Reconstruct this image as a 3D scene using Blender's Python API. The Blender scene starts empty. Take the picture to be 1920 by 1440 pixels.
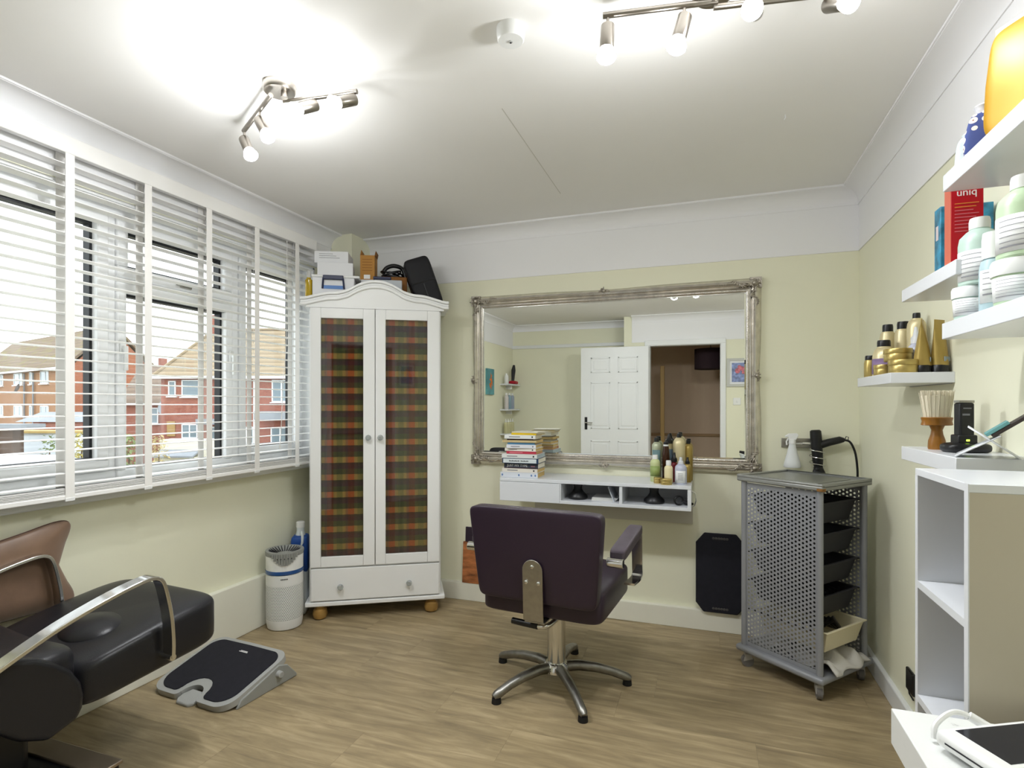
import bpy, bmesh, math, random
from mathutils import Vector, Matrix
random.seed(7)
R = math.radians
scene = bpy.context.scene
col = scene.collection

# ------------------------------------------------------------------ camera
cam_d = bpy.data.cameras.new('camera')
cam_d.sensor_width = 36.0
cam_d.lens = 1041.8 / 1920 * 36.0
cam_d.shift_y = 38.9 / 1920
cam_d.clip_start = 0.02
cam_d.clip_end = 500
cam = bpy.data.objects.new('camera', cam_d)
cam.location = (0, 0, 1.26)
cam.rotation_euler = (R(90), 0, R(19.23))
col.objects.link(cam)
scene.camera = cam

# ------------------------------------------------------------------ sky (overcast daylight)
world = bpy.data.worlds.new('overcast_sky')
scene.world = world
world.use_nodes = True
_bg = world.node_tree.nodes['Background']
_bg.inputs['Color'].default_value = (0.93, 0.97, 1.0, 1)
_bg.inputs['Strength'].default_value = 1.75

# ------------------------------------------------------------------ exposure
vs = scene.view_settings
vs.view_transform = 'Standard'
vs.look = 'None'
vs.exposure = 0.95
vs.gamma = 1.0
vs.use_curve_mapping = False
LAMP_W = 12.0         # watts of each ceiling spot bulb
LAMP_COL = (0.95, 0.975, 1.0)

# ------------------------------------------------------------------ helpers: colour and materials
def lin(c):
    return c / 12.92 if c <= 0.04045 else ((c + 0.055) / 1.055) ** 2.4
def rgb(h):
    h = h.lstrip('#')
    return tuple(lin(int(h[i:i + 2], 16) / 255) for i in (0, 2, 4)) + (1,)

MATS = {}
def mat(name, colour, rough=0.5, metal=0.0, noise=None, bump=None, coat=0.0, emit=0.0, trans=0.0, alpha=1.0, ior=1.45, spec=0.5, sheen=0.0, stretch=(1, 1, 1)):
    """principled material; noise=(scale, amount) varies the colour, bump=(scale, strength) gives fine relief"""
    if name in MATS:
        return MATS[name]
    m = bpy.data.materials.new(name)
    m.use_nodes = True
    nt = m.node_tree
    p = nt.nodes['Principled BSDF']
    c = rgb(colour) if isinstance(colour, str) else tuple(colour) + (1,)
    p.inputs['Base Color'].default_value = c
    p.inputs['Roughness'].default_value = rough
    p.inputs['Metallic'].default_value = metal
    p.inputs['IOR'].default_value = ior
    p.inputs['Specular IOR Level'].default_value = spec
    p.inputs['Coat Weight'].default_value = coat
    p.inputs['Transmission Weight'].default_value = trans
    p.inputs['Alpha'].default_value = alpha
    p.inputs['Sheen Weight'].default_value = sheen
    if emit:
        p.inputs['Emission Color'].default_value = c
        p.inputs['Emission Strength'].default_value = emit
    if noise or bump:
        tc = nt.nodes.new('ShaderNodeTexCoord')
        mp = nt.nodes.new('ShaderNodeMapping')
        mp.inputs['Scale'].default_value = stretch
        nt.links.new(tc.outputs['Object'], mp.inputs['Vector'])
    if noise:
        n = nt.nodes.new('ShaderNodeTexNoise')
        n.inputs['Scale'].default_value = noise[0]
        n.inputs['Detail'].default_value = 5
        nt.links.new(mp.outputs['Vector'], n.inputs['Vector'])
        r = nt.nodes.new('ShaderNodeValToRGB')
        k = noise[1]
        r.color_ramp.elements[0].position = 0.3
        r.color_ramp.elements[1].position = 0.7
        r.color_ramp.elements[0].color = tuple(max(0, x * (1 - k)) for x in c[:3]) + (1,)
        r.color_ramp.elements[1].color = tuple(min(1, x * (1 + k)) for x in c[:3]) + (1,)
        nt.links.new(n.outputs['Fac'], r.inputs['Fac'])
        nt.links.new(r.outputs['Color'], p.inputs['Base Color'])
    if bump:
        n2 = nt.nodes.new('ShaderNodeTexNoise')
        n2.inputs['Scale'].default_value = bump[0]
        n2.inputs['Detail'].default_value = 3
        nt.links.new(mp.outputs['Vector'], n2.inputs['Vector'])
        b = nt.nodes.new('ShaderNodeBump')
        b.inputs['Strength'].default_value = bump[1]
        b.inputs['Distance'].default_value = 0.002
        nt.links.new(n2.outputs['Fac'], b.inputs['Height'])
        nt.links.new(b.outputs['Normal'], p.inputs['Normal'])
    MATS[name] = m
    return m

def stripes(name, axis, stops, period, base_rough=0.8, axis2=None, stops2=None, period2=1.0, bump=0.0):
    """woven or brick-like stripes made with a constant colour ramp over object coordinates"""
    m = bpy.data.materials.new(name)
    m.use_nodes = True
    nt = m.node_tree
    p = nt.nodes['Principled BSDF']
    p.inputs['Roughness'].default_value = base_rough
    tc = nt.nodes.new('ShaderNodeTexCoord')
    sp = nt.nodes.new('ShaderNodeSeparateXYZ')
    nt.links.new(tc.outputs['Object'], sp.inputs[0])
    def ramp(ax, st, per):
        dv = nt.nodes.new('ShaderNodeMath'); dv.operation = 'DIVIDE'; dv.inputs[1].default_value = per
        fr = nt.nodes.new('ShaderNodeMath'); fr.operation = 'FRACT'
        nt.links.new(sp.outputs[ax], dv.inputs[0]); nt.links.new(dv.outputs[0], fr.inputs[0])
        r = nt.nodes.new('ShaderNodeValToRGB'); r.color_ramp.interpolation = 'CONSTANT'
        r.color_ramp.elements[0].position = 0; r.color_ramp.elements[0].color = rgb(st[0][1])
        r.color_ramp.elements[1].position = st[1][0]; r.color_ramp.elements[1].color = rgb(st[1][1])
        for pos, cc in st[2:]:
            e = r.color_ramp.elements.new(pos); e.color = rgb(cc)
        nt.links.new(fr.outputs[0], r.inputs[0])
        return r.outputs[0]
    a = ramp(axis, stops, period)
    if axis2:
        b = ramp(axis2, stops2, period2)
        mx = nt.nodes.new('ShaderNodeMix'); mx.data_type = 'RGBA'; mx.blend_type = 'MULTIPLY'; mx.inputs[0].default_value = 1.0
        nt.links.new(a, mx.inputs[6]); nt.links.new(b, mx.inputs[7])
        a = mx.outputs[2]
    nt.links.new(a, p.inputs['Base Color'])
    MATS[name] = m
    return m

# ------------------------------------------------------------------ helpers: geometry
class MB:
    """collects verts and faces, then links them as ONE mesh object"""
    def __init__(s):
        s.v = []; s.f = []; s.M = Matrix.Identity(4)
    def at(s, loc=(0, 0, 0), rot=(0, 0, 0), sc=(1, 1, 1)):
        from mathutils import Euler
        s.M = Matrix.Translation(loc) @ Euler(rot, 'XYZ').to_matrix().to_4x4() @ Matrix.Diagonal(tuple(sc) + (1,))
        return s
    def add(s, vs_, fs):
        o = len(s.v)
        s.v += [tuple(s.M @ Vector(q)) for q in vs_]
        s.f += [tuple(i + o for i in q) for q in fs]
        return s
    def box(s, x0, x1, y0, y1, z0, z1):
        return s.add([(x0, y0, z0), (x1, y0, z0), (x1, y1, z0), (x0, y1, z0), (x0, y0, z1), (x1, y0, z1), (x1, y1, z1), (x0, y1, z1)],
                     [(3, 2, 1, 0), (4, 5, 6, 7), (0, 1, 5, 4), (1, 2, 6, 5), (2, 3, 7, 6), (3, 0, 4, 7)])
    def cyl(s, p0, p1, r0, r1=None, n=20, caps=True):
        r1 = r0 if r1 is None else r1
        p0 = Vector(p0); p1 = Vector(p1)
        d = (p1 - p0).normalized()
        u = d.orthogonal().normalized(); w = d.cross(u)
        vs_ = []
        for p, r in ((p0, r0), (p1, r1)):
            for k in range(n):
                a = 2 * math.pi * k / n
                vs_.append(p + u * math.cos(a) * r + w * math.sin(a) * r)
        fs = [(k, (k + 1) % n, n + (k + 1) % n, n + k) for k in range(n)]
        if caps:
            fs += [tuple(range(n - 1, -1, -1)), tuple(range(n, 2 * n))]
        return s.add(vs_, fs)
    def lathe(s, prof, n=24, c=(0, 0, 0), sx=1.0, sy=1.0):
        """profile of (radius, z); closed at both ends when the radius there is above zero"""
        vs_ = []; fs = []
        for (r, z) in prof:
            for k in range(n):
                a = 2 * math.pi * k / n
                vs_.append((c[0] + math.cos(a) * r * sx, c[1] + math.sin(a) * r * sy, c[2] + z))
        for i in range(len(prof) - 1):
            for k in range(n):
                fs.append((i * n + k, i * n + (k + 1) % n, (i + 1) * n + (k + 1) % n, (i + 1) * n + k))
        fs.append(tuple(range(n - 1, -1, -1)))
        t = (len(prof) - 1) * n
        fs.append(tuple(range(t, t + n)))
        return s.add(vs_, fs)
    def tube(s, pts, r, n=10, closed=False, flat=None):
        """round (or flat=(w,h) rectangular) section swept along points"""
        P = [Vector(p) for p in pts]
        m = len(P)
        T = []
        for i in range(m):
            a = P[(i - 1) % m] if (closed or i > 0) else P[i]
            b = P[(i + 1) % m] if (closed or i < m - 1) else P[i]
            T.append((b - a).normalized())
        u = T[0].orthogonal().normalized()
        if flat:
            up = Vector(flat[2]) if len(flat) > 2 else Vector((0, 0, 1))
        vs_ = []
        for i in range(m):
            t = T[i]
            if flat:
                w = t.cross(up).normalized(); h = w.cross(t).normalized()
                a, b = flat[0] / 2, flat[1] / 2
                ring = [w * a + h * b, -w * a + h * b, -w * a - h * b, w * a - h * b]
            else:
                u = (u - t * u.dot(t)).normalized(); w = t.cross(u)
                rr = r[i] if isinstance(r, (list, tuple)) else r
                ring = [u * math.cos(2 * math.pi * k / n) * rr + w * math.sin(2 * math.pi * k / n) * rr for k in range(n)]
            vs_ += [P[i] + q for q in ring]
        k_ = 4 if flat else n
        fs = []
        for i in range(m if closed else m - 1):
            j = (i + 1) % m
            for k in range(k_):
                fs.append((i * k_ + k, i * k_ + (k + 1) % k_, j * k_ + (k + 1) % k_, j * k_ + k))
        if not closed:
            fs += [tuple(range(k_ - 1, -1, -1)), tuple(range((m - 1) * k_, m * k_))]
        return s.add(vs_, fs)
    def prism(s, poly, axis, a0, a1):
        """2D polygon extruded along an axis: x -> (y,z), y -> (x,z), z -> (x,y)"""
        n = len(poly)
        def P(q, a):
            return {'x': (a, q[0], q[1]), 'y': (q[0], a, q[1]), 'z': (q[0], q[1], a)}[axis]
        vs_ = [P(q, a0) for q in poly] + [P(q, a1) for q in poly]
        fs = [(k, (k + 1) % n, n + (k + 1) % n, n + k) for k in range(n)] + [tuple(range(n - 1, -1, -1)), tuple(range(n, 2 * n))]
        return s.add(vs_, fs)
    def ball(s, c, r, n=12, m=8, sc=(1, 1, 1)):
        vs_ = [(c[0], c[1], c[2] - r * sc[2])]
        for i in range(1, m):
            t = math.pi * i / m
            for k in range(n):
                a = 2 * math.pi * k / n
                vs_.append((c[0] + math.sin(t) * math.cos(a) * r * sc[0], c[1] + math.sin(t) * math.sin(a) * r * sc[1], c[2] - math.cos(t) * r * sc[2]))
        vs_.append((c[0], c[1], c[2] + r * sc[2]))
        fs = [(0, 1 + (k + 1) % n, 1 + k) for k in range(n)]
        for i in range(m - 2):
            for k in range(n):
                a = 1 + i * n
                fs.append((a + k, a + (k + 1) % n, a + n + (k + 1) % n, a + n + k))
        t = len(vs_) - 1; a = 1 + (m - 2) * n
        fs += [(t, a + k, a + (k + 1) % n) for k in range(n)]
        return s.add(vs_, fs)
    def pillow(s, c, size, e=0.35, n=28, m=16, fn=None):
        """super-ellipsoid cushion; fn(x,y,z) can move the points"""
        def sg(v, p): return math.copysign(abs(v) ** p, v)
        vs_ = []; fs = []
        for i in range(m + 1):
            t = -math.pi / 2 + math.pi * i / m
            for k in range(n):
                a = 2 * math.pi * k / n
                x = sg(math.cos(t), e) * sg(math.cos(a), e) * size[0] / 2
                y = sg(math.cos(t), e) * sg(math.sin(a), e) * size[1] / 2
                z = sg(math.sin(t), e) * size[2] / 2
                q = (x, y, z) if fn is None else fn(x, y, z)
                vs_.append((c[0] + q[0], c[1] + q[1], c[2] + q[2]))
        for i in range(m):
            for k in range(n):
                fs.append((i * n + k, i * n + (k + 1) % n, (i + 1) * n + (k + 1) % n, (i + 1) * n + k))
        return s.add(vs_, fs)
    def build(s, name, m, parent=None, bevel=0.0, seg=2, smooth=True, angle=38, sub=0, solid=0.0):
        me = bpy.data.meshes.new(name)
        me.from_pydata(s.v, [], s.f)
        bm = bmesh.new(); bm.from_mesh(me)
        bmesh.ops.remove_doubles(bm, verts=bm.verts, dist=1e-6)
        bmesh.ops.recalc_face_normals(bm, faces=bm.faces)
        bm.to_mesh(me); bm.free()
        if smooth:
            me.shade_smooth()
            me.set_sharp_from_angle(angle=R(angle))
        me.materials.append(m)
        o = bpy.data.objects.new(name, me)
        col.objects.link(o)
        if parent is not None:
            o.parent = parent
        if solid:
            md = o.modifiers.new('thickness', 'SOLIDIFY'); md.thickness = solid; md.offset = 0
        if bevel:
            b = o.modifiers.new('bevel', 'BEVEL'); b.width = bevel; b.segments = seg; b.limit_method = 'ANGLE'; b.angle_limit = R(40)
            b.harden_normals = False
        if sub:
            q = o.modifiers.new('subdivision', 'SUBSURF'); q.levels = sub; q.render_levels = sub
        return o

def curve_pts(pts, n=6):
    """Catmull-Rom points through a list of points"""
    P = [Vector(p) for p in pts]; o = []
    for i in range(len(P) - 1):
        a, b, c, d = P[max(i - 1, 0)], P[i], P[i + 1], P[min(i + 2, len(P) - 1)]
        for k in range(n):
            t = k / n
            o.append(0.5 * ((2 * b) + (c - a) * t + (2 * a - 5 * b + 4 * c - d) * t * t + (3 * b - a - 3 * c + d) * t ** 3))
    o.append(P[-1])
    return o
def thing(name, label, cat, loc=(0, 0, 0), rotz=0.0, group=None):
    o = bpy.data.objects.new(name, None)
    o.empty_display_size = 0.05
    col.objects.link(o)
    o.location = loc; o.rotation_euler = (0, 0, rotz)
    o['label'] = label; o['category'] = cat
    if group: o['group'] = group
    return o
def tag(o, label, cat, group=None):
    o['label'] = label; o['category'] = cat
    if group: o['group'] = group
    return o
def struct(o, label=None):
    o['kind'] = 'structure'
    if label: o['label'] = label
    return o
def sroot(name, label=None, loc=(0, 0, 0)):
    o = bpy.data.objects.new(name, None); o.empty_display_size = 0.05; col.objects.link(o); o.location = loc
    return struct(o, label)
def share(o, name, parent, loc=(0, 0, 0), rot=(0, 0, 0), sc=(1, 1, 1)):
    """another object that shares the mesh of o"""
    c = o.copy(); c.name = name; col.objects.link(c); c.parent = parent
    c.location = loc; c.rotation_euler = rot; c.scale = sc
    return c
def boxo(name, m, parent, x0, x1, y0, y1, z0, z1, bevel=0.0, seg=2):
    return MB().box(x0, x1, y0, y1, z0, z1).build(name, m, parent, bevel=bevel, seg=seg)
def words(name, text, size, m, parent, loc, rot=(R(90), 0, 0), depth=0.0006, sx=1.0):
    cu = bpy.data.curves.new(name, 'FONT')
    cu.body = text; cu.size = size; cu.extrude = depth; cu.align_x = 'CENTER'; cu.align_y = 'CENTER'
    t = bpy.data.objects.new(name + '_curve', cu)
    col.objects.link(t)
    dg = bpy.context.evaluated_depsgraph_get()
    me = bpy.data.meshes.new_from_object(t.evaluated_get(dg))
    col.objects.unlink(t); bpy.data.objects.remove(t)
    me.materials.clear(); me.materials.append(m)
    o = bpy.data.objects.new(name, me); col.objects.link(o)
    o.parent = parent; o.location = loc; o.rotation_euler = rot; o.scale = (sx, 1, 1)
    return o
# ------------------------------------------------------------------ materials
WALL = mat('cream_wall_paint', '#f0efd7', 0.75, noise=(1.3, 0.03), bump=(60, 0.12))
CEIL = mat('white_ceiling_paint', '#f5f4f2', 0.8, noise=(0.8, 0.03), bump=(40, 0.08))
TRIM = mat('white_gloss_paint', '#eceeee', 0.35, noise=(3, 0.015))
COVE = mat('white_cove_plaster', '#f6f6f8', 0.7)
SKIRT = mat('cream_skirting_paint', '#eeeddf', 0.5, noise=(3, 0.03))
UPVC = mat('white_window_plastic', '#f6f7f8', 0.3)
BLACK = mat('black_rubber', '#121214', 0.6)
DARKGASKET = mat('dark_window_gasket', '#17191d', 0.5)
BLIND = mat('white_painted_slat', '#fbfaf8', 0.4)
TAPE = mat('white_woven_tape', '#f8f6f3', 0.9)
FURN = mat('white_furniture_paint', '#f8f9f9', 0.35, noise=(4, 0.012))
LAMIN = mat('white_laminate', '#e3e6eb', 0.25)
GREYLAM = mat('pale_grey_laminate', '#d9d6cc', 0.45)
CHROME = mat('polished_chrome', '#d8d8d6', 0.12, 1.0)
STEEL = mat('brushed_steel', '#a7a49d', 0.34, 1.0, noise=(40, 0.08), stretch=(1, 12, 1))
NICKEL = mat('brushed_nickel', '#a09a92', 0.28, 1.0)
ALU = mat('worn_aluminium', '#8f8d88', 0.38, 1.0, noise=(25, 0.2))
GREYMET = mat('grey_powder_coat', '#94969b', 0.45, 0.2)
PURPLE = mat('aubergine_leatherette', '#2f2231', 0.38, noise=(5, 0.05), bump=(260, 0.15))
PADPURPLE = mat('worn_aubergine_pad', '#4f4550', 0.4, noise=(14, 0.2), bump=(200, 0.15))
BLKLEA = mat('black_leatherette', '#1c1c21', 0.36, noise=(6, 0.06), bump=(260, 0.18))
BLKFAB = mat('black_nylon', '#17171c', 0.7, bump=(500, 0.2))
NAVYMAT = mat('dark_foam_mat', '#1d1d26', 0.9, noise=(40, 0.12), bump=(600, 0.3))
BLKPL = mat('black_plastic', '#141417', 0.35)
DKPL = mat('charcoal_plastic', '#26262b', 0.5)
GREYPL = mat('light_grey_plastic', '#a9aaa8', 0.45)
GREYPL2 = mat('mid_grey_plastic', '#979995', 0.5)
WHITEPL = mat('white_plastic', '#eff0ef', 0.35)
CREAMPL = mat('cream_plastic', '#e6dcbc', 0.4)
BROWNSATIN = mat('brown_satin_cloth', '#7f6450', 0.42, noise=(7, 0.18), bump=(30, 0.35), sheen=0.3)
PINE = mat('varnished_pine', '#a37f45', 0.35, noise=(20, 0.2), stretch=(1, 1, 0.2))
CARD = mat('brown_cardboard', '#b5823f', 0.75, noise=(12, 0.06))
CARDDK = mat('dark_cardboard', '#8a5b2b', 0.8)
WHITECARD = mat('white_card', '#eaebee', 0.6)
PAPER = mat('paper', '#efe9d8', 0.8, noise=(60, 0.05), stretch=(1, 1, 30))
PAPERY = mat('aged_paper', '#d8b978', 0.8, noise=(60, 0.08), stretch=(1, 1, 30))
GOLD = mat('gold_metal_tin', '#bfa968', 0.32, 0.7)
GOLDP = mat('pale_gold_can', '#dccfa6', 0.38, 0.4)
GOLDT = mat('gold_plastic_tube', '#ab9350', 0.35, 0.4)
INK = mat('dark_ink', '#2c2c31', 0.7)
WHITEINK = mat('white_ink', '#f2f2f0', 0.6)
GREYINK = mat('grey_ink', '#85858a', 0.7)
BLUE = mat('blue_label', '#1e4b96', 0.5)
GLASSTHIN = mat('clear_pane', '#ffffff', 0.0, trans=1.0, ior=1.01, spec=0.3)
def make_pane(name, tint=(1, 1, 1), refl=0.06):
    m = bpy.data.materials.new(name); m.use_nodes = True
    nt = m.node_tree; nt.nodes.clear()
    o = nt.nodes.new('ShaderNodeOutputMaterial')
    t = nt.nodes.new('ShaderNodeBsdfTransparent'); t.inputs[0].default_value = tuple(tint) + (1,)
    g = nt.nodes.new('ShaderNodeBsdfGlossy'); g.inputs['Roughness'].default_value = 0.02
    mx = nt.nodes.new('ShaderNodeMixShader'); mx.inputs[0].default_value = refl
    nt.links.new(t.outputs[0], mx.inputs[1]); nt.links.new(g.outputs[0], mx.inputs[2])
    nt.links.new(mx.outputs[0], o.inputs['Surface'])
    MATS[name] = m
    return m
PANE = make_pane('window_glass', (0.96, 0.98, 0.98), 0.05)
CABPANE = make_pane('cabinet_glass', (0.9, 0.9, 0.9), 0.05)
MIRROR = mat('silvered_mirror', '#f2f4f2', 0.0, 1.0)
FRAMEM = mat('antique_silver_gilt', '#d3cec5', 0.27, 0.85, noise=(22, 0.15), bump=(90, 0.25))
FRAMED = mat('darker_silver_gilt', '#aaa398', 0.34, 0.8, noise=(60, 0.35), bump=(160, 0.5))  # darker, more mottled gilt for the beads and ornaments
CRYSTAL = mat('cut_crystal', '#e8eef0', 0.05, trans=0.7, ior=1.5)
BULBGLASS = mat('lit_bulb', '#ffffff', 0.3, emit=14)

def wood_planks():
    m = bpy.data.materials.new('grey_brown_oak_vinyl'); m.use_nodes = True
    nt = m.node_tree; p = nt.nodes['Principled BSDF']
    tc = nt.nodes.new('ShaderNodeTexCoord'); oi = nt.nodes.new('ShaderNodeObjectInfo')
    ad = nt.nodes.new('ShaderNodeVectorMath'); ad.operation = 'ADD'
    sc_ = nt.nodes.new('ShaderNodeVectorMath'); sc_.operation = 'SCALE'; sc_.inputs[3].default_value = 40
    cv = nt.nodes.new('ShaderNodeCombineXYZ')
    nt.links.new(oi.outputs['Random'], cv.inputs[0]); nt.links.new(oi.outputs['Random'], cv.inputs[1])
    nt.links.new(cv.outputs[0], sc_.inputs[0])
    nt.links.new(tc.outputs['Object'], ad.inputs[0]); nt.links.new(sc_.outputs[0], ad.inputs[1])
    mp = nt.nodes.new('ShaderNodeMapping'); mp.inputs['Scale'].default_value = (1.3, 11, 1)
    nt.links.new(ad.outputs[0], mp.inputs[0])
    n = nt.nodes.new('ShaderNodeTexNoise'); n.inputs['Scale'].default_value = 2.2; n.inputs['Detail'].default_value = 8; n.inputs['Roughness'].default_value = 0.65
    n.inputs['Distortion'].default_value = 0.8
    nt.links.new(mp.outputs[0], n.inputs['Vector'])
    r = nt.nodes.new('ShaderNodeValToRGB')
    e = r.color_ramp.elements
    e[0].position = 0.25; e[0].color = rgb('#7c6d55')
    e[1].position = 0.75; e[1].color = rgb('#c0ad8a')
    k = e.new(0.5); k.color = rgb('#a18f6e')
    nt.links.new(n.outputs['Fac'], r.inputs[0])
    mp2 = nt.nodes.new('ShaderNodeMapping'); mp2.inputs['Scale'].default_value = (2.2, 5, 1)
    nt.links.new(ad.outputs[0], mp2.inputs[0])
    n2 = nt.nodes.new('ShaderNodeTexNoise'); n2.inputs['Scale'].default_value = 1.6; n2.inputs['Detail'].default_value = 3
    nt.links.new(mp2.outputs[0], n2.inputs['Vector'])
    hv = nt.nodes.new('ShaderNodeHueSaturation')
    mr = nt.nodes.new('ShaderNodeMapRange'); mr.inputs[3].default_value = 0.68; mr.inputs[4].default_value = 1.3
    nt.links.new(n2.outputs['Fac'], mr.inputs[0])
    mr2 = nt.nodes.new('ShaderNodeMapRange'); mr2.inputs[3].default_value = 0.94; mr2.inputs[4].default_value = 1.06
    nt.links.new(oi.outputs['Random'], mr2.inputs[0])
    mu = nt.nodes.new('ShaderNodeMath'); mu.operation = 'MULTIPLY'
    nt.links.new(mr.outputs[0], mu.inputs[0]); nt.links.new(mr2.outputs[0], mu.inputs[1])
    nt.links.new(mu.outputs[0], hv.inputs['Value']); nt.links.new(r.outputs[0], hv.inputs['Color'])
    nt.links.new(hv.outputs[0], p.inputs['Base Color'])
    p.inputs['Roughness'].default_value = 0.42
    b = nt.nodes.new('ShaderNodeBump'); b.inputs['Strength'].default_value = 0.12; b.inputs['Distance'].default_value = 0.001
    nt.links.new(n.outputs['Fac'], b.inputs['Height']); nt.links.new(b.outputs[0], p.inputs['Normal'])
    return m
FLOORM = wood_planks()
# ================================================================== THE ROOM
H = 2.385
XL, XLU, XR, YB = -2.42, -2.36, 0.752, 3.316      # lower left wall, upper left wall, right wall, back wall
XLR, YALC, YDOOR, XSTEP = -2.62, -0.95, -0.61, -0.89  # rear part of the left wall, alcove wall, door wall, step
DX0, DX1, DZ = -0.665, 0.165, 2.0                   # door opening

floor = struct(boxo('floor', mat('floor_underlay', '#4a4132', 0.8), None, -2.75, 1.3, -2.1, 3.45, -0.12, -0.0022))
plank_mesh = None
rows = int((3.40 + 2.1) / 0.21) + 2
starts = {1.62: -1.24, 1.83: -0.705, 2.04: -1.045, 2.25: -0.35, 2.46: -1.43, 2.67: -1.80, 2.88: -0.62, 3.09: -1.15}
L_PL = 1.22
base_plank = MB().box(0, L_PL - 0.0006, 0, 0.21 - 0.0006, -0.004, 0.0)
first_plank = None
y = 1.62 - 0.21 * 17
while y < 3.33:
    key = round(y, 2)
    x0 = starts.get(key, random.uniform(-1.2, 0))
    while x0 > -2.45 - (0.2 if y < 0.1 else 0):
        x0 -= L_PL
    x = x0
    while x < 1.12:
        a, b = max(x, -2.63 if y < 0.0 else -2.43), min(x + L_PL, 1.12)
        c, d = y, min(y + 0.21, 3.33)
        if b - a > 0.02 and d - c > 0.01:
            whole = abs(b - a - L_PL) < 1e-4 and abs(d - c - 0.21) < 1e-4
            if whole and first_plank is not None:
                share(first_plank, 'plank', floor, (a, c, 0))
            else:
                o = MB().box(0, b - a - 0.0006, 0, d - c - 0.0006, -0.0022, 0.0).build('plank', FLOORM, floor, smooth=False)
                o.location = (a, c, 0)
                if whole: first_plank = o
        x += L_PL
    y += 0.21

ceiling = struct(boxo('ceiling', CEIL, None, -2.8, 1.3, -2.2, 3.5, H, H + 0.15))
MB().box(-0.733, -0.729, 1.98, 2.88, H - 0.0004, H + 0.001).build('paper_seam', mat('seam_paint', '#d3d1cb', 0.8), ceiling)
MB().tube([(0.29, 2.383, H), (0.292, 2.383, H - 0.012), (0.286, 2.38, H - 0.022)], 0.0016, 6).build('hook', TRIM, ceiling)

wb = MB().box(-2.75, 1.0, YB, YB + 0.15, 0, H)
wall_back = struct(wb.build('wall_back', WALL, None, smooth=False))
boxo('frieze', COVE, wall_back, -2.2, XR, YB - 0.005, YB + 0.001, 2.06, H - 0.05)
wall_right = struct(boxo('wall_right', WALL, None, XR, XR + 0.15, YDOOR - 0.14, YB, 0, H))
boxo('frieze', COVE, wall_right, XR - 0.005, XR + 0.001, YDOOR, YB, 2.06, H - 0.05)

# window wall: parapet, lintel, two piers, the deeper part behind the window
WY0, WY1, WZ0, WZ1 = 1.05, 2.93, 0.93, 2.13
YJ = 0.9             # where the window wall steps forward
wl = MB()
wl.box(XL - 0.14, XL, YJ, YB, 0, WZ0)
wl.box(XL - 0.14, XLU, YJ, YB, WZ1, H)
wl.box(XL - 0.14, XLU, YJ, WY0, WZ0, WZ1)
wl.box(XL - 0.14, XLU, WY1, YB, WZ0, WZ1)
wl.box(XLR - 0.15, XLR, YALC - 0.14, YJ + 0.02, 0, H)
wl.box(XLR - 0.15, XL - 0.1, YJ, YJ + 0.02, 0, H)
wall_left = struct(wl.build('wall_left', WALL, None, smooth=False))
boxo('lintel_board', COVE, wall_left, XLU - 0.001, XLU + 0.006, YJ, 3.09, 2.14, H - 0.03)
boxo('frieze', COVE, wall_left, XLR - 0.001, XLR + 0.005, YALC, YJ, 2.06, H - 0.05)
boxo('corner_boxing', WALL, wall_left, XL, -2.196, 3.10, YB, 0, H)

wr = MB()
wr.box(XLR - 0.15, XSTEP, YALC - 0.14, YALC, 0, H)
wr.box(XSTEP - 0.1, XSTEP, YALC, YDOOR, 0, H)
wr.box(XSTEP - 0.001, DX0 - 0.03, YDOOR - 0.12, YDOOR, 0, H)
wr.box(DX1 + 0.03, XR, YDOOR - 0.12, YDOOR, 0, H)
wr.box(DX0 - 0.03, DX1 + 0.03, YDOOR - 0.12, YDOOR, DZ + 0.03, H)
wall_rear = struct(wr.build('wall_rear', WALL, None, smooth=False))
boxo('frieze', COVE, wall_rear, XSTEP - 0.001, XR, YDOOR - 0.001, YDOOR + 0.005, 2.05, H - 0.05)
boxo('picture_rail', TRIM, wall_rear, XLR, XSTEP - 0.1, YALC - 0.001, YALC + 0.018, 2.055, 2.10, bevel=0.004)

def cove(name, axis, wall, sgn, a0, a1):
    """concave plaster cove: wall coordinate, direction into the room, run"""
    c = 0.083
    pr = [(wall - sgn * 0.002, H + 0.002), (wall - sgn * 0.002, H - c - 0.004), (wall + sgn * 0.009, H - c - 0.004), (wall + sgn * 0.009, H - c)]
    for k in range(11):
        t = math.pi / 2 * k / 10
        pr.append((wall + sgn * (0.004 + (c - 0.004) * (1 - math.cos(t))), H - c + (c - 0.010) * math.sin(t)))
    pr += [(wall + sgn * c, H - 0.008), (wall + sgn * (c + 0.006), H - 0.008), (wall + sgn * (c + 0.006), H + 0.002)]
    o = MB().prism(pr, 'y' if axis == 'x' else 'x', 0, 1)
    m = MB()
    n = len(pr)
    if axis == 'x':      # runs along x, profile in (y,z)
        m.prism(pr, 'x', a0, a1)
    else:                # runs along y, profile in (x,z)
        m.prism(pr, 'y', a0, a1)
    return struct(m.build(name, COVE, None, angle=30))
cove('trim_1', 'x', YB, -1, -2.196, XR)
cove('trim_2', 'y', XR, -1, YDOOR, YB)
cove('trim_3', 'y', XLU, 1, YJ, 3.10)
cove('trim_4', 'y', XLR, 1, YALC, YJ)
cove('trim_5', 'x', YALC, 1, XLR, XSTEP - 0.1)
cove('trim_6', 'x', YDOOR, 1, XSTEP, XR)

struct(boxo('baseboard_back', SKIRT, None, -2.2, XR, YB - 0.034, YB + 0.001, 0, 0.112, bevel=0.003))
struct(boxo('baseboard_right', TRIM, None, XR - 0.022, XR + 0.001, YDOOR, YB - 0.034, 0, 0.085, bevel=0.004))
bl = struct(boxo('baseboard_left', SKIRT, None, XL - 0.001, XL + 0.036, YJ, 3.10, 0, 0.287, bevel=0.004))

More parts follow.
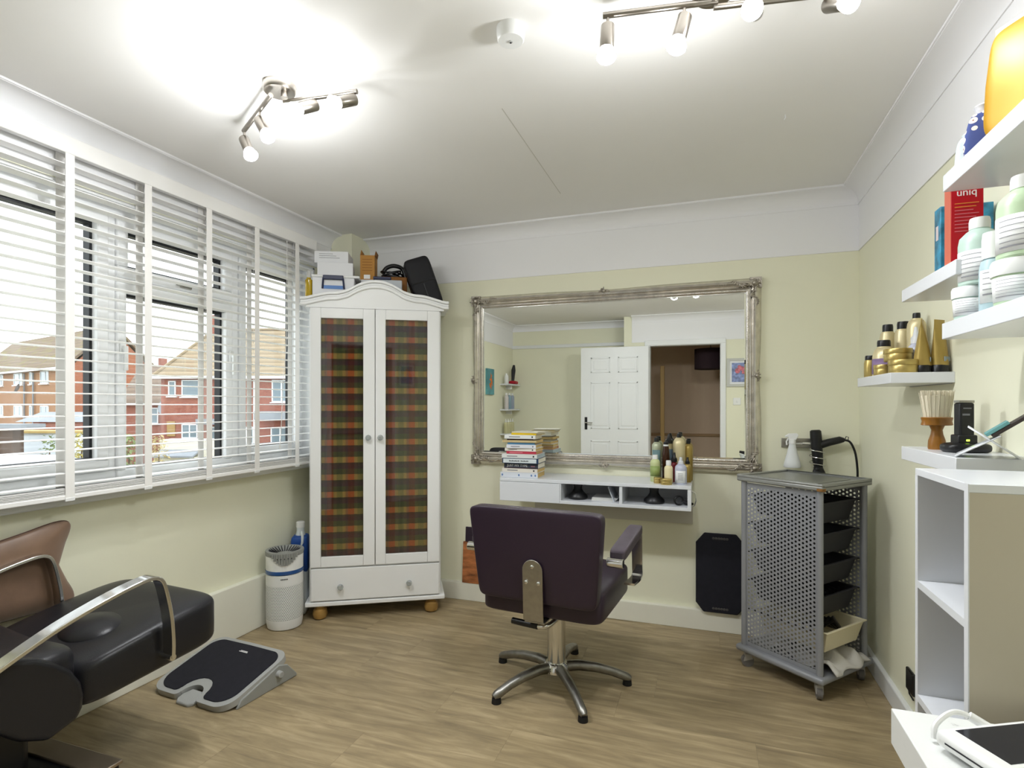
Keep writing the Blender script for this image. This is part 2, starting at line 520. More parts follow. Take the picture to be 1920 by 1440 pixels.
# ------------------------------------------------------------------ window with its panes
win = sroot('window_1')
FX0, FX1 = -2.505, -2.44
def bar(y0, y1, z0, z1, x0=FX0, x1=FX1, name='frame_bar'):
    return boxo(name, UPVC, win, x0, x1, y0, y1, z0, z1, bevel=0.005)
bar(WY0, WY1, WZ0, 0.975); bar(WY0, WY1, 2.085, WZ1)
bar(WY0, WY0 + 0.06, 0.975, 2.085); bar(WY1 - 0.04, WY1, 0.975, 2.085)
bar(1.689, 1.725, 0.975, 2.085); bar(2.352, 2.402, 0.975, 2.085)
bar(1.725, 2.352, 1.80, 1.845)
def sash(y0, y1, z0, z1, w=0.05, proud=0.012):
    f = bpy.data.objects.new('sash', None); col.objects.link(f); f.parent = win; f.empty_display_size = 0.05
    for a in ((y0, y1, z0, z0 + w), (y0, y1, z1 - w, z1), (y0, y0 + w, z0 + w, z1 - w), (y1 - w, y1, z0 + w, z1 - w)):
        boxo('sash_bar', UPVC, f, FX0, FX1 + proud, *a, bevel=0.006)
    yy0, yy1, zz0, zz1 = y0 + w, y1 - w, z0 + w, z1 - w
    g = 0.012
    m = MB()
    for a in ((yy0, yy1, zz0, zz0 + g), (yy0, yy1, zz1 - g, zz1), (yy0, yy0 + g, zz0 + g, zz1 - g), (yy1 - g, yy1, zz0 + g, zz1 - g)):
        m.box(-2.50, -2.462, *a)
    m.build('gasket', DARKGASKET, f)
    boxo('pane', PANE, f, -2.484, -2.480, yy0 + 0.002, yy1 - 0.002, zz0 + 0.002, zz1 - 0.002)
    return f
sash(WY0 + 0.06, 1.689, 0.975, 2.085, w=0.048)
sash(1.725, 2.352, 1.822, 2.085, w=0.05)
sash(1.725, 2.352, 0.93, 1.80, w=0.042)
sash(2.402, WY1 - 0.04, 0.975, 2.085, w=0.045)
def handle(y, z, ang):
    h = MB().at((FX1 + 0.012, y, z), (ang, 0, 0))
    h.box(0, 0.014, -0.012, 0.012, -0.03, 0.03); h.box(0.012, 0.03, -0.008, 0.008, -0.008, 0.008); h.box(0.02, 0.034, -0.009, 0.009, -0.008, 0.1)
    return h.build('handle', WHITEPL, win, bevel=0.004)
handle(1.742, 1.51, R(180)); handle(2.335, 1.52, R(180))
hh = MB().at((FX1 + 0.012, 2.06, 1.842)); hh.box(0, 0.012, -0.03, 0.03, -0.01, 0.012); hh.box(0.01, 0.03, -0.06, 0.02, -0.004, 0.008)
hh.build('handle', STEEL, win, bevel=0.003)
for a in ((FX0 - 0.06, XLU + 0.004, WY1 - 0.012, WY1 + 0.001, WZ0, WZ1), (FX0 - 0.06, XLU + 0.004, WY0 - 0.001, WY0 + 0.012, WZ0, WZ1), (FX0 - 0.06, XLU + 0.004, WY0, WY1, WZ1 - 0.012, WZ1 + 0.001)):
    boxo('reveal_board', UPVC, win, *a)
boxo('window_sill', TRIM, win, FX1 - 0.002, -2.352, 1.0, 2.97, 0.865, 0.938, bevel=0.01, seg=3)

# ------------------------------------------------------------------ venetian blind
bl = thing('venetian_blind', 'white wide-slat venetian blind with woven tapes hanging over the window', 'blind', (-2.322, 1.68, 0.9))
BY0, BY1 = 1.0 - 1.68, 2.855 - 1.68
boxo('head_rail', BLIND, bl, -0.028, 0.022, BY0, BY1, 1.330, 1.372, bevel=0.003)
boxo('valance', BLIND, bl, 0.022, 0.030, BY0, BY1 + 0.02, 1.318, 1.385, bevel=0.003)
n_sl = 29
slat0 = None
for k in range(n_sl):
    z = 0.052 + k * 0.0437
    if slat0 is None:
        m = MB()
        pr = [(-0.025, 0.0), (-0.012, 0.0018), (0, 0.0024), (0.012, 0.0018), (0.025, 0.0), (0.025, 0.0026), (0.012, 0.0044), (0, 0.005), (-0.012, 0.0044), (-0.025, 0.0026)]
        m.prism(pr, 'y', BY0 + 0.01, BY1 - 0.01)
        slat0 = m.build('slat', BLIND, bl)
        slat0.location = (0, 0, z)
    else:
        share(slat0, 'slat', bl, (0, 0, z), (0, R(random.uniform(-1.0, 1.0)), 0))
for k in range(5):
    share(slat0, 'slat', bl, (0.001 * (k % 2), 0, 0.018 + k * 0.0052))
boxo('bottom_rail', BLIND, bl, -0.027, 0.027, BY0 + 0.01, BY1 - 0.01, -0.003, 0.017, bevel=0.004)
for yy in (1.125, 1.449, 1.765, 2.08, 2.387, 2.70):
    y = yy - 1.68
    for sx in (-1, 1):
        boxo('ladder_tape', TAPE, bl, 0.0275 * sx - 0.0006, 0.0275 * sx + 0.0006, y - 0.0165, y + 0.0165, 0.0, 1.33)
    boxo('tape_clip', WHITEPL, bl, -0.03, 0.03, y - 0.018, y + 0.018, -0.009, 0.006, bevel=0.002)
    MB().tube([(0, y, 0.01), (0, y, 1.33)], 0.0011, 5).build('lift_cord', TAPE, bl)
MB().tube(curve_pts([(0.031, 0.93, 1.31), (0.031, 0.925, 0.75), (0.031, 0.90, 0.5), (0.032, 0.88, 0.2), (0.032, 0.872, 0.13)]), 0.0016, 6).build('pull_cord', TAPE, bl)
MB().lathe([(0.002, 0.02), (0.006, 0.0), (0.004, -0.012)], 10, (0.032, 0.872, 0.12)).build('cord_tassel', WHITEPL, bl)
# ------------------------------------------------------------------ door and hall seen in the mirror
door = sroot('door_1')
for nm, a in (('frame_jamb', (DX0 - 0.03, DX0, YDOOR - 0.13, YDOOR + 0.012, 0, DZ)), ('frame_jamb', (DX1, DX1 + 0.03, YDOOR - 0.13, YDOOR + 0.012, 0, DZ)), ('frame_head', (DX0 - 0.03, DX1 + 0.03, YDOOR - 0.13, YDOOR + 0.012, DZ, DZ + 0.03))):
    boxo(nm, TRIM, door, *a)
boxo('architrave', TRIM, door, DX1 + 0.005, DX1 + 0.065, YDOOR, YDOOR + 0.018, 0, DZ + 0.065, bevel=0.006)
boxo('architrave', TRIM, door, DX0 - 0.065, DX0 - 0.005, YDOOR, YDOOR + 0.018, 0, DZ + 0.065, bevel=0.006)
boxo('architrave', TRIM, door, DX0 - 0.065, DX1 + 0.065, YDOOR, YDOOR + 0.02, DZ + 0.005, DZ + 0.07, bevel=0.006)
lx0, lx1, ly = DX0 - 0.87, DX0 - 0.012, YDOOR + 0.075
boxo('door_leaf', TRIM, door, lx0, lx1, ly - 0.038, ly, 0.006, DZ - 0.004, bevel=0.002)
for cx in (lx0 + 0.255, lx0 + 0.605):
    for (z0, z1) in ((0.22, 0.80), (0.95, 1.55), (1.67, 1.87)):
        m = MB()
        w = 0.125
        for a in ((cx - w, cx + w, z0, z0 + 0.018), (cx - w, cx + w, z1 - 0.018, z1), (cx - w, cx - w + 0.018, z0, z1), (cx + w - 0.018, cx + w, z0, z1)):
            m.box(a[0], a[1], ly - 0.001, ly + 0.005, a[2], a[3])
        pn = m.build('panel_moulding', TRIM, door, bevel=0.003)
        boxo('raised_panel', TRIM, door, cx - w + 0.04, cx + w - 0.04, ly - 0.001, ly + 0.004, z0 + 0.04, z1 - 0.04, bevel=0.004)
boxo('handle_plate', BLKPL, door, lx0 + 0.05, lx0 + 0.085, ly, ly + 0.006, 0.94, 1.10, bevel=0.002)
MB().tube([(lx0 + 0.067, ly + 0.004, 1.03), (lx0 + 0.067, ly + 0.045, 1.03), (lx0 + 0.16, ly + 0.05, 1.028)], 0.008, 8).build('lever', CHROME, door)

HALLW = mat('brown_hall_paint', '#d2bba2', 0.8, noise=(1.5, 0.05))
hw = MB()
hw.box(-0.95, 1.25, -2.05, -1.95, 0, H); hw.box(-1.05, -0.95, -2.05, YALC - 0.14, 0, H); hw.box(-0.99, -0.885, YALC - 0.14, YDOOR - 0.12, 0, H); hw.box(1.15, 1.25, -1.95, YDOOR - 0.12, 0, H)
hw.box(XR, 1.25, YDOOR - 0.14, YDOOR - 0.12, 0, H)
hall = struct(hw.build('wall_hall', HALLW, None, smooth=False))
boxo('dado_rail', mat('tan_rail_paint', '#a3855f', 0.6), hall, -0.95, 1.15, -1.951, -1.93, 0.80, 0.84, bevel=0.004)
boxo('dado_rail', MATS['tan_rail_paint'], hall, -0.951, -0.93, -1.95, YALC - 0.14, 0.80, 0.84, bevel=0.004)
pst = tag(MB().box(-0.60, -0.545, -1.46, -1.40, 0, 1.80).build('newel_post', mat('pale_oak_post', '#c4a268', 0.45, noise=(15, 0.1), stretch=(1, 1, 0.1)), None, bevel=0.006), 'pale wooden post standing in the dark hall beyond the doorway', 'post')
sh = thing('pendant_lamp', 'dark aubergine drum pendant shade hanging in the hall', 'lamp', (0.06, -1.3, 1.735))
MB().lathe([(0.198, 0.0), (0.205, 0.0), (0.205, 0.27), (0.198, 0.27), (0.198, 0.004)], 40).build('lamp_shade', mat('dark_pleated_fabric', '#2a1a20', 0.9), sh)
MB().tube([(0, 0, 0.2), (0, 0, H - 1.735 - 0.01)], 0.004, 6).build('cord', BLKPL, sh)
MB().lathe([(0.04, 0), (0.04, 0.02), (0.02, 0.03)], 20, (0, 0, H - 1.735 - 0.03)).build('ceiling_cup', BLKPL, sh)
# ================================================================== OUTSIDE THE WINDOW
GZ = -2.9
th = R(19.23)
Fv = Vector((-math.sin(th), math.cos(th), 0)); Rv = Vector((math.cos(th), math.sin(th), 0))
def out(u, d, v=None):
    """a place in the gardens: image column and distance; row gives the height"""
    p = Fv * d + Rv * ((u - 960) / 1041.8 * d)
    z = GZ if v is None else 1.26 + (758.9 - v) / 1041.8 * d
    return Vector((p.x, p.y, z))
def brickmat(name, c1, c2, mortar, sc=1.0):
    m = bpy.data.materials.new(name); m.use_nodes = True
    nt = m.node_tree; p = nt.nodes['Principled BSDF']; p.inputs['Roughness'].default_value = 0.9
    tc = nt.nodes.new('ShaderNodeTexCoord')
    b = nt.nodes.new('ShaderNodeTexBrick')
    b.inputs['Color1'].default_value = rgb(c1); b.inputs['Color2'].default_value = rgb(c2); b.inputs['Mortar'].default_value = rgb(mortar)
    b.inputs['Scale'].default_value = 4.4 * sc; b.inputs['Mortar Size'].default_value = 0.012
    b.inputs['Bias'].default_value = -0.1
    cx = nt.nodes.new('ShaderNodeSeparateXYZ'); cb = nt.nodes.new('ShaderNodeCombineXYZ')
    ad = nt.nodes.new('ShaderNodeMath'); ad.operation = 'ADD'
    nt.links.new(tc.outputs['Object'], cx.inputs[0])
    nt.links.new(cx.outputs[0], ad.inputs[0]); nt.links.new(cx.outputs[1], ad.inputs[1])
    nt.links.new(ad.outputs[0], cb.inputs[0]); nt.links.new(cx.outputs[2], cb.inputs[1])
    nt.links.new(cb.outputs[0], b.inputs['Vector'])
    nt.links.new(b.outputs['Color'], p.inputs['Base Color'])
    MATS[name] = m
    return m
BR1 = brickmat('orange_brown_brick', '#91664a', '#a37654', '#a09078')
BR1G = brickmat('orange_gable_brick', '#9e5c42', '#ab6a4c', '#9c8672')
BR2 = brickmat('red_brick', '#884a3c', '#9c5c4a', '#a58f82')
def tilemat(name, c1, c2, moss=None, row=0.3):
    m = bpy.data.materials.new(name); m.use_nodes = True
    nt = m.node_tree; p = nt.nodes['Principled BSDF']; p.inputs['Roughness'].default_value = 0.85
    tc = nt.nodes.new('ShaderNodeTexCoord')
    w = nt.nodes.new('ShaderNodeTexWave'); w.wave_type = 'BANDS'; w.bands_direction = 'Z'; w.inputs['Scale'].default_value = 0.32 / row; w.inputs['Distortion'].default_value = 0.6
    w.wave_profile = 'SAW'
    nt.links.new(tc.outputs['Object'], w.inputs['Vector'])
    n = nt.nodes.new('ShaderNodeTexNoise'); n.inputs['Scale'].default_value = 1.6; n.inputs['Detail'].default_value = 6
    nt.links.new(tc.outputs['Object'], n.inputs['Vector'])
    mx = nt.nodes.new('ShaderNodeMix'); mx.data_type = 'RGBA'
    mx.inputs[6].default_value = rgb(c1); mx.inputs[7].default_value = rgb(c2)
    nt.links.new(w.outputs['Fac'], mx.inputs[0])
    outc = mx.outputs[2]
    if moss:
        r = nt.nodes.new('ShaderNodeValToRGB'); r.color_ramp.elements[0].position = 0.5; r.color_ramp.elements[1].position = 0.72
        nt.links.new(n.outputs['Fac'], r.inputs[0])
        m2 = nt.nodes.new('ShaderNodeMix'); m2.data_type = 'RGBA'; m2.inputs[7].default_value = rgb(moss)
        nt.links.new(r.outputs[0], m2.inputs[0]); nt.links.new(outc, m2.inputs[6])
        outc = m2.outputs[2]
    nt.links.new(outc, p.inputs['Base Color'])
    b = nt.nodes.new('ShaderNodeBump'); b.inputs['Strength'].default_value = 0.5; b.inputs['Distance'].default_value = 0.03
    nt.links.new(w.outputs['Fac'], b.inputs['Height']); nt.links.new(b.outputs[0], p.inputs['Normal'])
    MATS[name] = m
    return m
TILE1 = tilemat('mossy_brown_roof_tiles', '#6a5a4a', '#7f6c5a', '#7a743f')
TILE2 = tilemat('sandy_concrete_roof_tiles', '#7c6d58', '#a39177')
TILE3 = tilemat('brown_roof_tiles', '#6f5f54', '#8a786a')
WGLASS = mat('house_window_glass', '#6f7f88', 0.08, spec=0.8)
FASCIA = mat('white_fascia', '#e6e8ea', 0.5)
LEAD = mat('grey_flat_roof', '#8b8f96', 0.7, noise=(1, 0.08))

struct(boxo('ground', mat('garden_ground', '#8d8a78', 0.95, noise=(0.4, 0.2)), None, -90, 40, -30, 110, GZ - 0.3, GZ), 'grass and paving outside')

def house_frame(root, A, e1, e2):
    """matrix whose x runs along e1, y along e2 from corner A on the ground"""
    M = Matrix.Identity(4)
    for i, e in enumerate((Vector(e1).normalized(), Vector(e2).normalized(), Vector((0, 0, 1)))):
        for r_ in range(3): M[r_][i] = e[r_]
    M.translation = Vector((A.x, A.y, GZ))
    root.matrix_world = M
def house_window(root, x0, x1, z0, z1, y=0.0, bars=(0.5,), face=-1):
    w = bpy.data.objects.new('window', None); col.objects.link(w); w.parent = root; w.empty_display_size = 0.1
    t = 0.07
    m = MB()
    for a in ((x0, x1, z0, z0 + t), (x0, x1, z1 - t, z1), (x0, x0 + t, z0, z1), (x1 - t, x1, z0, z1)):
        m.box(a[0], a[1], y - 0.05, y + 0.06, a[2], a[3])
    for b in bars:
        xb = x0 + (x1 - x0) * b; m.box(xb - t / 2, xb + t / 2, y - 0.05, y + 0.06, z0, z1)
    m.build('window_frame', FASCIA, w)
    boxo('pane', WGLASS, w, x0 + t, x1 - t, y - 0.02, y + 0.02, z0 + t, z1 - t)
    boxo('sill', FASCIA, w, x0 - 0.08, x1 + 0.08, y - 0.14, y, z0 - 0.07, z0)
    return w

# ---- brown brick flats with the mossy roof (far left)
A = out(132, 40); 
hs = thing('apartment_house', 'brown brick flats with a mossy tiled roof and an orange gable end', 'house')
e1 = (Fv * 5 - Rv * 7.6).normalized(); e2 = (Rv * 7.6 + Fv * 5 * 1.5).normalized()
e2 = Vector((-e1.y, e1.x, 0)); e2 = e2 if e2.dot(Fv) > 0 else -e2
house_frame(hs, A, e1, e2)
zE = 1.26 + (758.9 - 688) / 1041.8 * 40 - GZ
W1, D1, rise = 22.0, 5.4, 3.0
MB().box(0, W1, 0, D1, 0, zE).build('wall', BR1, hs, smooth=False)
MB().prism([(0, zE), (D1, zE), (D1 / 2, zE + rise)], 'x', 0.0, 0.25).build('gable', BR1G, hs, smooth=False)
MB().box(-0.02, 0.02, 0.02, D1 - 0.02, 0, zE).build('gable_wall', BR1G, hs, smooth=False)
MB().prism([(-0.4, zE - 0.1), (D1 / 2, zE + rise + 0.12), (D1 / 2, zE + rise + 0.34), (-0.4, zE + 0.12)], 'x', -0.25, W1 + 0.2).build('roof_slope', TILE1, hs, smooth=False)
MB().prism([(D1 + 0.4, zE - 0.1), (D1 / 2, zE + rise + 0.12), (D1 / 2, zE + rise + 0.34), (D1 + 0.4, zE + 0.12)], 'x', -0.25, W1 + 0.2).build('roof_slope', TILE1, hs, smooth=False)
boxo('gutter', FASCIA, hs, -0.2, W1 + 0.2, -0.5, -0.38, zE - 0.12, zE + 0.02)
for (xa, xb) in ((4.1, 5.8), (7.6, 8.15), (9.75, 11.8), (14.5, 16.0)):
    house_window(hs, xa, xb, zE - 1.1, zE - 0.12, bars=() if xb - xa < 0.6 else (0.4,))
    house_window(hs, xa, xb, zE - 3.65, zE - 2.8, bars=() if xb - xa < 0.6 else (0.4,))
for x in (7.0, 9.0):
    MB().tube([(x, -0.12, 0), (x, -0.12, zE - 0.2)], 0.06, 6).build('drain_pipe', LEAD if x > 3 else FASCIA, hs)
dsh = MB().at((8.9, -0.5, zE - 1.45), (R(70), 0, R(30))); dsh.lathe([(0.0, 0.0), (0.2, 0.02), (0.38, 0.1), (0.4, 0.11)], 16)
dsh.build('satellite_dish', LEAD, hs)

# ---- low brown roofed house between the two
hs = thing('terrace_house', 'low brick house with a brown tiled roof between the taller houses', 'house')
A = out(322, 38); house_frame(hs, A, -Rv, Fv)
zE = 1.26 - GZ + 0.1
MB().box(0, 3.4, 0, 4.2, 0, zE).build('wall', BR2, hs, smooth=False)
MB().prism([(-0.3, zE - 0.05), (2.1, zE + 2.5), (2.1, zE + 2.7), (-0.3, zE + 0.15)], 'x', -0.2, 3.5).build('roof_slope', TILE3, hs, smooth=False)
MB().prism([(4.5, zE - 0.05), (2.1, zE + 2.5), (2.1, zE + 2.7), (4.5, zE + 0.15)], 'x', -0.2, 3.5).build('roof_slope', TILE3, hs, smooth=False)
boxo('gutter', FASCIA, hs, -0.2, 3.5, -0.4, -0.3, zE - 0.12, zE)
house_window(hs, 0.9, 1.8, zE - 1.4, zE - 0.3, bars=())
MB().at((0.2, -0.4, zE - 0.25), (R(75), 0, R(20))).lathe([(0.0, 0.0), (0.25, 0.02), (0.5, 0.12), (0.52, 0.13)], 16).build('satellite_dish', LEAD, hs)

# ---- red brick house with the sandy roof (right)
hs = thing('brick_house', 'red brick house with a sandy tiled hipped roof and chimney', 'house')
A = out(302, 34); house_frame(hs, A, Rv, Fv)
zE = 1.26 + (758.9 - 706) / 1041.8 * 34 - GZ
W2, D2 = 12.5, 7.5
MB().box(0, W2, 0, D2, 0, zE).build('wall', BR2, hs, smooth=False)
rz = zE + 3.35
rf = MB().add([(-0.35, -0.35, zE - 0.05), (W2 + 0.3, -0.35, zE - 0.05), (W2 + 0.3, D2 + 0.35, zE - 0.05), (-0.35, D2 + 0.35, zE - 0.05), (1.3, D2 / 2, rz), (W2 + 0.3, D2 / 2, rz)],
              [(0, 1, 5, 4), (1, 2, 5), (2, 3, 4, 5), (3, 0, 4), (3, 2, 1, 0)])
rf.build('roof', TILE2, hs, smooth=False)
MB().tube([(-0.35, -0.35, zE), (1.3, D2 / 2, rz + 0.03), (W2 + 0.3, D2 / 2, rz + 0.03)], 0.1, 6).build('ridge_tiles', TILE2, hs)
MB().box(0.95, 1.8, D2 / 2 - 0.4, D2 / 2 + 0.4, zE + 1.2, rz + 0.95).build('chimney', BR2, hs, smooth=False)
boxo('gutter', FASCIA, hs, -0.35, W2 + 0.3, -0.45, -0.32, zE - 0.14, zE + 0.02)
sc34 = 34 / 1041.8
for (ua, ub, va, vb, bars) in ((316, 330, 714, 743, ()), (341, 374, 712, 744, ()), (510, 543, 712, 754, (0.55,)), (341, 371, 795, 822, (0.5,)), (462, 476, 800, 832, (0.5,)), (508, 543, 801, 836, (0.5,)), (396, 416, 800, 858, ())):
    house_window(hs, (ua - 302) * sc34, (ub - 302) * sc34, 1.26 + (758.9 - vb) * sc34 - GZ, 1.26 + (758.9 - va) * sc34 - GZ, bars=bars)
boxo('trellis', mat('tan_trellis', '#a88b5c', 0.8), hs, (314 - 302) * sc34, (329 - 302) * sc34, -0.06, -0.01, 1.26 + (758.9 - 818) * sc34 - GZ, 1.26 + (758.9 - 790) * sc34 - GZ)
boxo('porch_roof', LEAD, hs, (493 - 302) * sc34, (560 - 302) * sc34, -1.2, 0, 1.26 + (758.9 - 786) * sc34 - GZ, 1.26 + (758.9 - 771) * sc34 - GZ)
boxo('porch_roof', LEAD, hs, (384 - 302) * sc34, (420 - 302) * sc34, -1.0, 0, 1.26 + (758.9 - 795) * sc34 - GZ, 1.26 + (758.9 - 785) * sc34 - GZ)
MB().tube([((478 - 302) * sc34, -0.1, 0), ((478 - 302) * sc34, -0.1, zE - 0.2)], 0.05, 6).build('drain_pipe', FASCIA, hs)

# ---- distant roofs on the skyline
for k, (u, d, v, w, lab) in enumerate(((262, 56, 683, 3, 'small far roof on the skyline beside the gable end'), (320, 66, 681, 4, 'small far roof on the skyline left of the hipped roof'))):
    t = thing('distant_house', lab, 'house', group='far roofs on the skyline')
    A = out(u, d); house_frame(t, A, Rv, Fv)
    z = 1.26 + (758.9 - v) / 1041.8 * d - GZ
    MB().box(-w / 2, w / 2, 0, 5, 0, z - 2).build('wall', BR2, t, smooth=False)
    MB().prism([(-0.2, z - 2.1), (2.5, z), (5.2, z - 2.1)], 'x', -w / 2, w / 2).build('roof', TILE3, t, smooth=False)
    MB().box(w * 0.2, w * 0.3, 2, 3, z - 0.5, z + 0.8).build('chimney', BR2, t, smooth=False)

# ---- sheds, fences and plants of the gardens
def at_frame(t, u, d):
    house_frame(t, out(u, d), Rv, Fv)
def zz(v, d): return 1.26 + (758.9 - v) / 1041.8 * d - GZ
t = thing('garage', 'white garage with ribbed door and yellow edged roof below the flats', 'garage')
at_frame(t, 25, 24); k = 24 / 1041.8
MB().box(0, 130 * k, 0, 0.9, 0, zz(812, 24)).build('wall', mat('pale_blue_white_paint', '#dfe6ee', 0.6), t, smooth=False)
for i in range(7):
    boxo('door_rib', MATS['pale_blue_white_paint'], t, 4 * k, 76 * k, -0.05, 0.0, 0.08 + i * 0.23, 0.27 + i * 0.23)
boxo('roof', mat('yellow_edged_roof', '#b59a62', 0.7), t, -0.1, 132 * k, -0.15, 1.0, zz(812, 24), zz(808, 24))
t = thing('garden_shed', 'brick outbuilding with grey pitched roof behind the white garage', 'shed')
at_frame(t, 62, 30); k = 30 / 1041.8
MB().box(0, 100 * k, 0, 3, 0, zz(790, 30)).build('wall', BR2, t, smooth=False)
MB().prism([(-0.2, zz(791, 30)), (1.5, zz(773, 30)), (3.2, zz(791, 30))], 'x', -0.8, 100 * k).build('roof', LEAD, t, smooth=False)
MB().prism([(-0.12, zz(791, 30)), (1.5, zz(775, 30)), (3.12, zz(791, 30))], 'x', -0.84, -0.8).build('gable_board', mat('tan_board', '#a3713f', 0.7), t, smooth=False)
t = thing('flat_roof_shed', 'dark timber shed with grey flat roof at the far left', 'shed')
at_frame(t, -60, 22); k = 22 / 1041.8
MB().box(0, 84 * k, 0, 0.5, 0, zz(806, 22)).build('wall', mat('dark_brown_timber', '#5c4a40', 0.8, noise=(6, 0.2), stretch=(8, 8, 0.4)), t, smooth=False)
boxo('roof', LEAD, t, -0.2, 122 * k, -0.3, 0.6, zz(803, 22), zz(795, 22))
t = thing('lean_to_roof', 'white sheeted lean-to roof just below the window', 'roof')
at_frame(t, -100, 11); k = 11 / 1041.8
MB().prism([(0, zz(900, 11)), (1.1, zz(866, 11)), (1.1, zz(862, 11)), (0, zz(896, 11))], 'x', 0, 140 * k).build('sheet', WHITEPL, t, smooth=False)
MB().box(0.1, 140 * k - 0.1, 0.1, 1.05, 0, zz(901, 11)).build('wall', FASCIA, t, smooth=False)
t = thing('covered_boat', 'green tarpaulin mound lying beside the white lean-to roof', 'boat')
at_frame(t, 64, 15); 
MB().pillow((0, 0, zz(866, 15)), (0.85, 1.6, 0.34), 0.7).build('cover', mat('green_tarpaulin', '#5d7a55', 0.6, noise=(3, 0.25)), t)
MB().box(-0.36, 0.36, -0.7, 0.7, 0, zz(868, 15)).build('trailer', DKPL, t, smooth=False)
t = thing('garage', 'cream rendered garage with grey sloping roof before the red house', 'garage')
at_frame(t, 285, 26); k = 26 / 1041.8
MB().box(0, 95 * k, 0.6, 1.6, 0, zz(826, 26)).build('wall', mat('cream_render', '#d8d2c0', 0.8), t, smooth=False)
MB().prism([(-0.1, zz(858, 26)), (1.4, zz(836, 26)), (1.4, zz(833, 26)), (-0.1, zz(855, 26))], 'x', 0, 78 * k).build('roof', LEAD, t, smooth=False)
MB().box(0.02, 77 * k, 0.1, 0.62, 0, zz(858, 26)).build('side_wall', MATS['cream_render'], t, smooth=False)
LEAF = {}
def bush(name, label, u, d, vtop, w, cname, chex, dens=260):
    t = thing(name, label, 'shrub')
    at_frame(t, u, d)
    h = zz(vtop, d)
    lm = mat(cname, chex, 0.8, noise=(5, 0.3))
    MB().tube([(0, 0, 0), (0.03, 0, h * 0.5), (0, 0.02, h * 0.8)], [0.06, 0.045, 0.02], 7).build('stem', mat('bark', '#5b4a3a', 0.9), t)
    m = MB()
    rr = random.Random(u)
    for i in range(dens):
        a = rr.uniform(0, 6.28); q = rr.uniform(0.15, 1); z = rr.uniform(0.25, 1)
        rad = w * q * (1 - 0.5 * abs(z - 0.55))
        c = (math.cos(a) * rad, math.sin(a) * rad, z * h)
        m.at(c, (rr.uniform(-1, 1), rr.uniform(-1, 1), a)); s = rr.uniform(0.05, 0.11)
        m.add([(-s, 0, 0), (0, -s * 0.5, 0.02), (s, 0, 0), (0, s * 0.5, 0.02)], [(0, 1, 2, 3)])
    o = m.build('foliage', lm, t, smooth=False)
    o['kind'] = 'stuff'
bush('shrub', 'grey green shrub standing beside the wide window mullion', 241, 20, 815, 0.35, 'grey_green_leaves', '#7e8a5c')
bush('shrub', 'sparse leafy plant in front of the white garage door', 92, 21, 815, 0.3, 'olive_leaves', '#6f7c4d', 120)
bush('shrub', 'yellow green shrub left of the wide window mullion', 152, 22, 812, 0.3, 'yellow_leaves', '#a99c55')
bush('shrub', 'tan feathery bush in front of the cream garage', 297, 25, 818, 0.45, 'straw_leaves', '#b9a878')
# ================================================================== WARDROBE ACROSS THE CORNER
WA = R(30.17)
wd = thing('wardrobe', 'white painted wardrobe with plaid curtained glass doors standing across the corner', 'wardrobe', (-2.196, 2.654, 0), WA)
WD, WW = 0.275, 0.80
def wl_(x, y, z=0):
    return (-2.196 + math.cos(WA) * x - math.sin(WA) * y, 2.654 + math.sin(WA) * x + math.cos(WA) * y, z)
boxo('base_plinth', FURN, wd, -0.004, WW + 0.004, -0.012, WD, 0.083, 0.108, bevel=0.005)
m = MB()
m.box(0.02, 0.04, 0.006, WD, 0.108, 1.84); m.box(WW - 0.04, WW - 0.02, 0.006, WD, 0.108, 1.84)
m.box(0.03, WW - 0.03, WD - 0.015, WD, 0.108, 1.84); m.box(0.03, WW - 0.03, 0.006, WD, 0.30, 0.315); m.box(0.02, WW - 0.02, 0.006, WD, 1.82, 1.842)
m.box(0.03, WW - 0.03, 0.006, WD, 0.108, 0.12)
m.build('carcass', FURN, wd, bevel=0.0015)
drw = boxo('drawer', FURN, wd, 0.03, WW - 0.03, -0.012, 0.008, 0.116, 0.302, bevel=0.003)
def knob(parent, x, z):
    g = MB().at((x, -0.012, z), (R(90), 0, 0))
    g.lathe([(0.006, 0), (0.006, 0.008), (0.014, 0.011), (0.0185, 0.018), (0.0165, 0.027), (0.009, 0.031)], 8)
    k = g.build('knob', CRYSTAL, parent, angle=10)
    return k
def knob_core(parent, x, z):
    return MB().at((x, -0.012, z), (R(90), 0, 0)).lathe([(0.012, 0), (0.012, 0.004), (0.004, 0.006), (0.004, 0.014)], 14).build('knob_rose', CHROME, parent)
for x in (0.197, 0.591):
    knob(drw, x, 0.197); knob_core(drw, x, 0.197)
PLAID = stripes('plaid_cloth', 'Z', [(0, '#b39a60'), (0.33, '#596043'), (0.64, '#55404a'), (0.88, '#4f463c')], 0.102, 0.85,
                'X', [(0, '#ff9d78'), (0.30, '#f0e6c0'), (0.46, '#c4cfae'), (0.74, '#f0e6c0'), (0.88, '#d8b4b8')], 0.118)
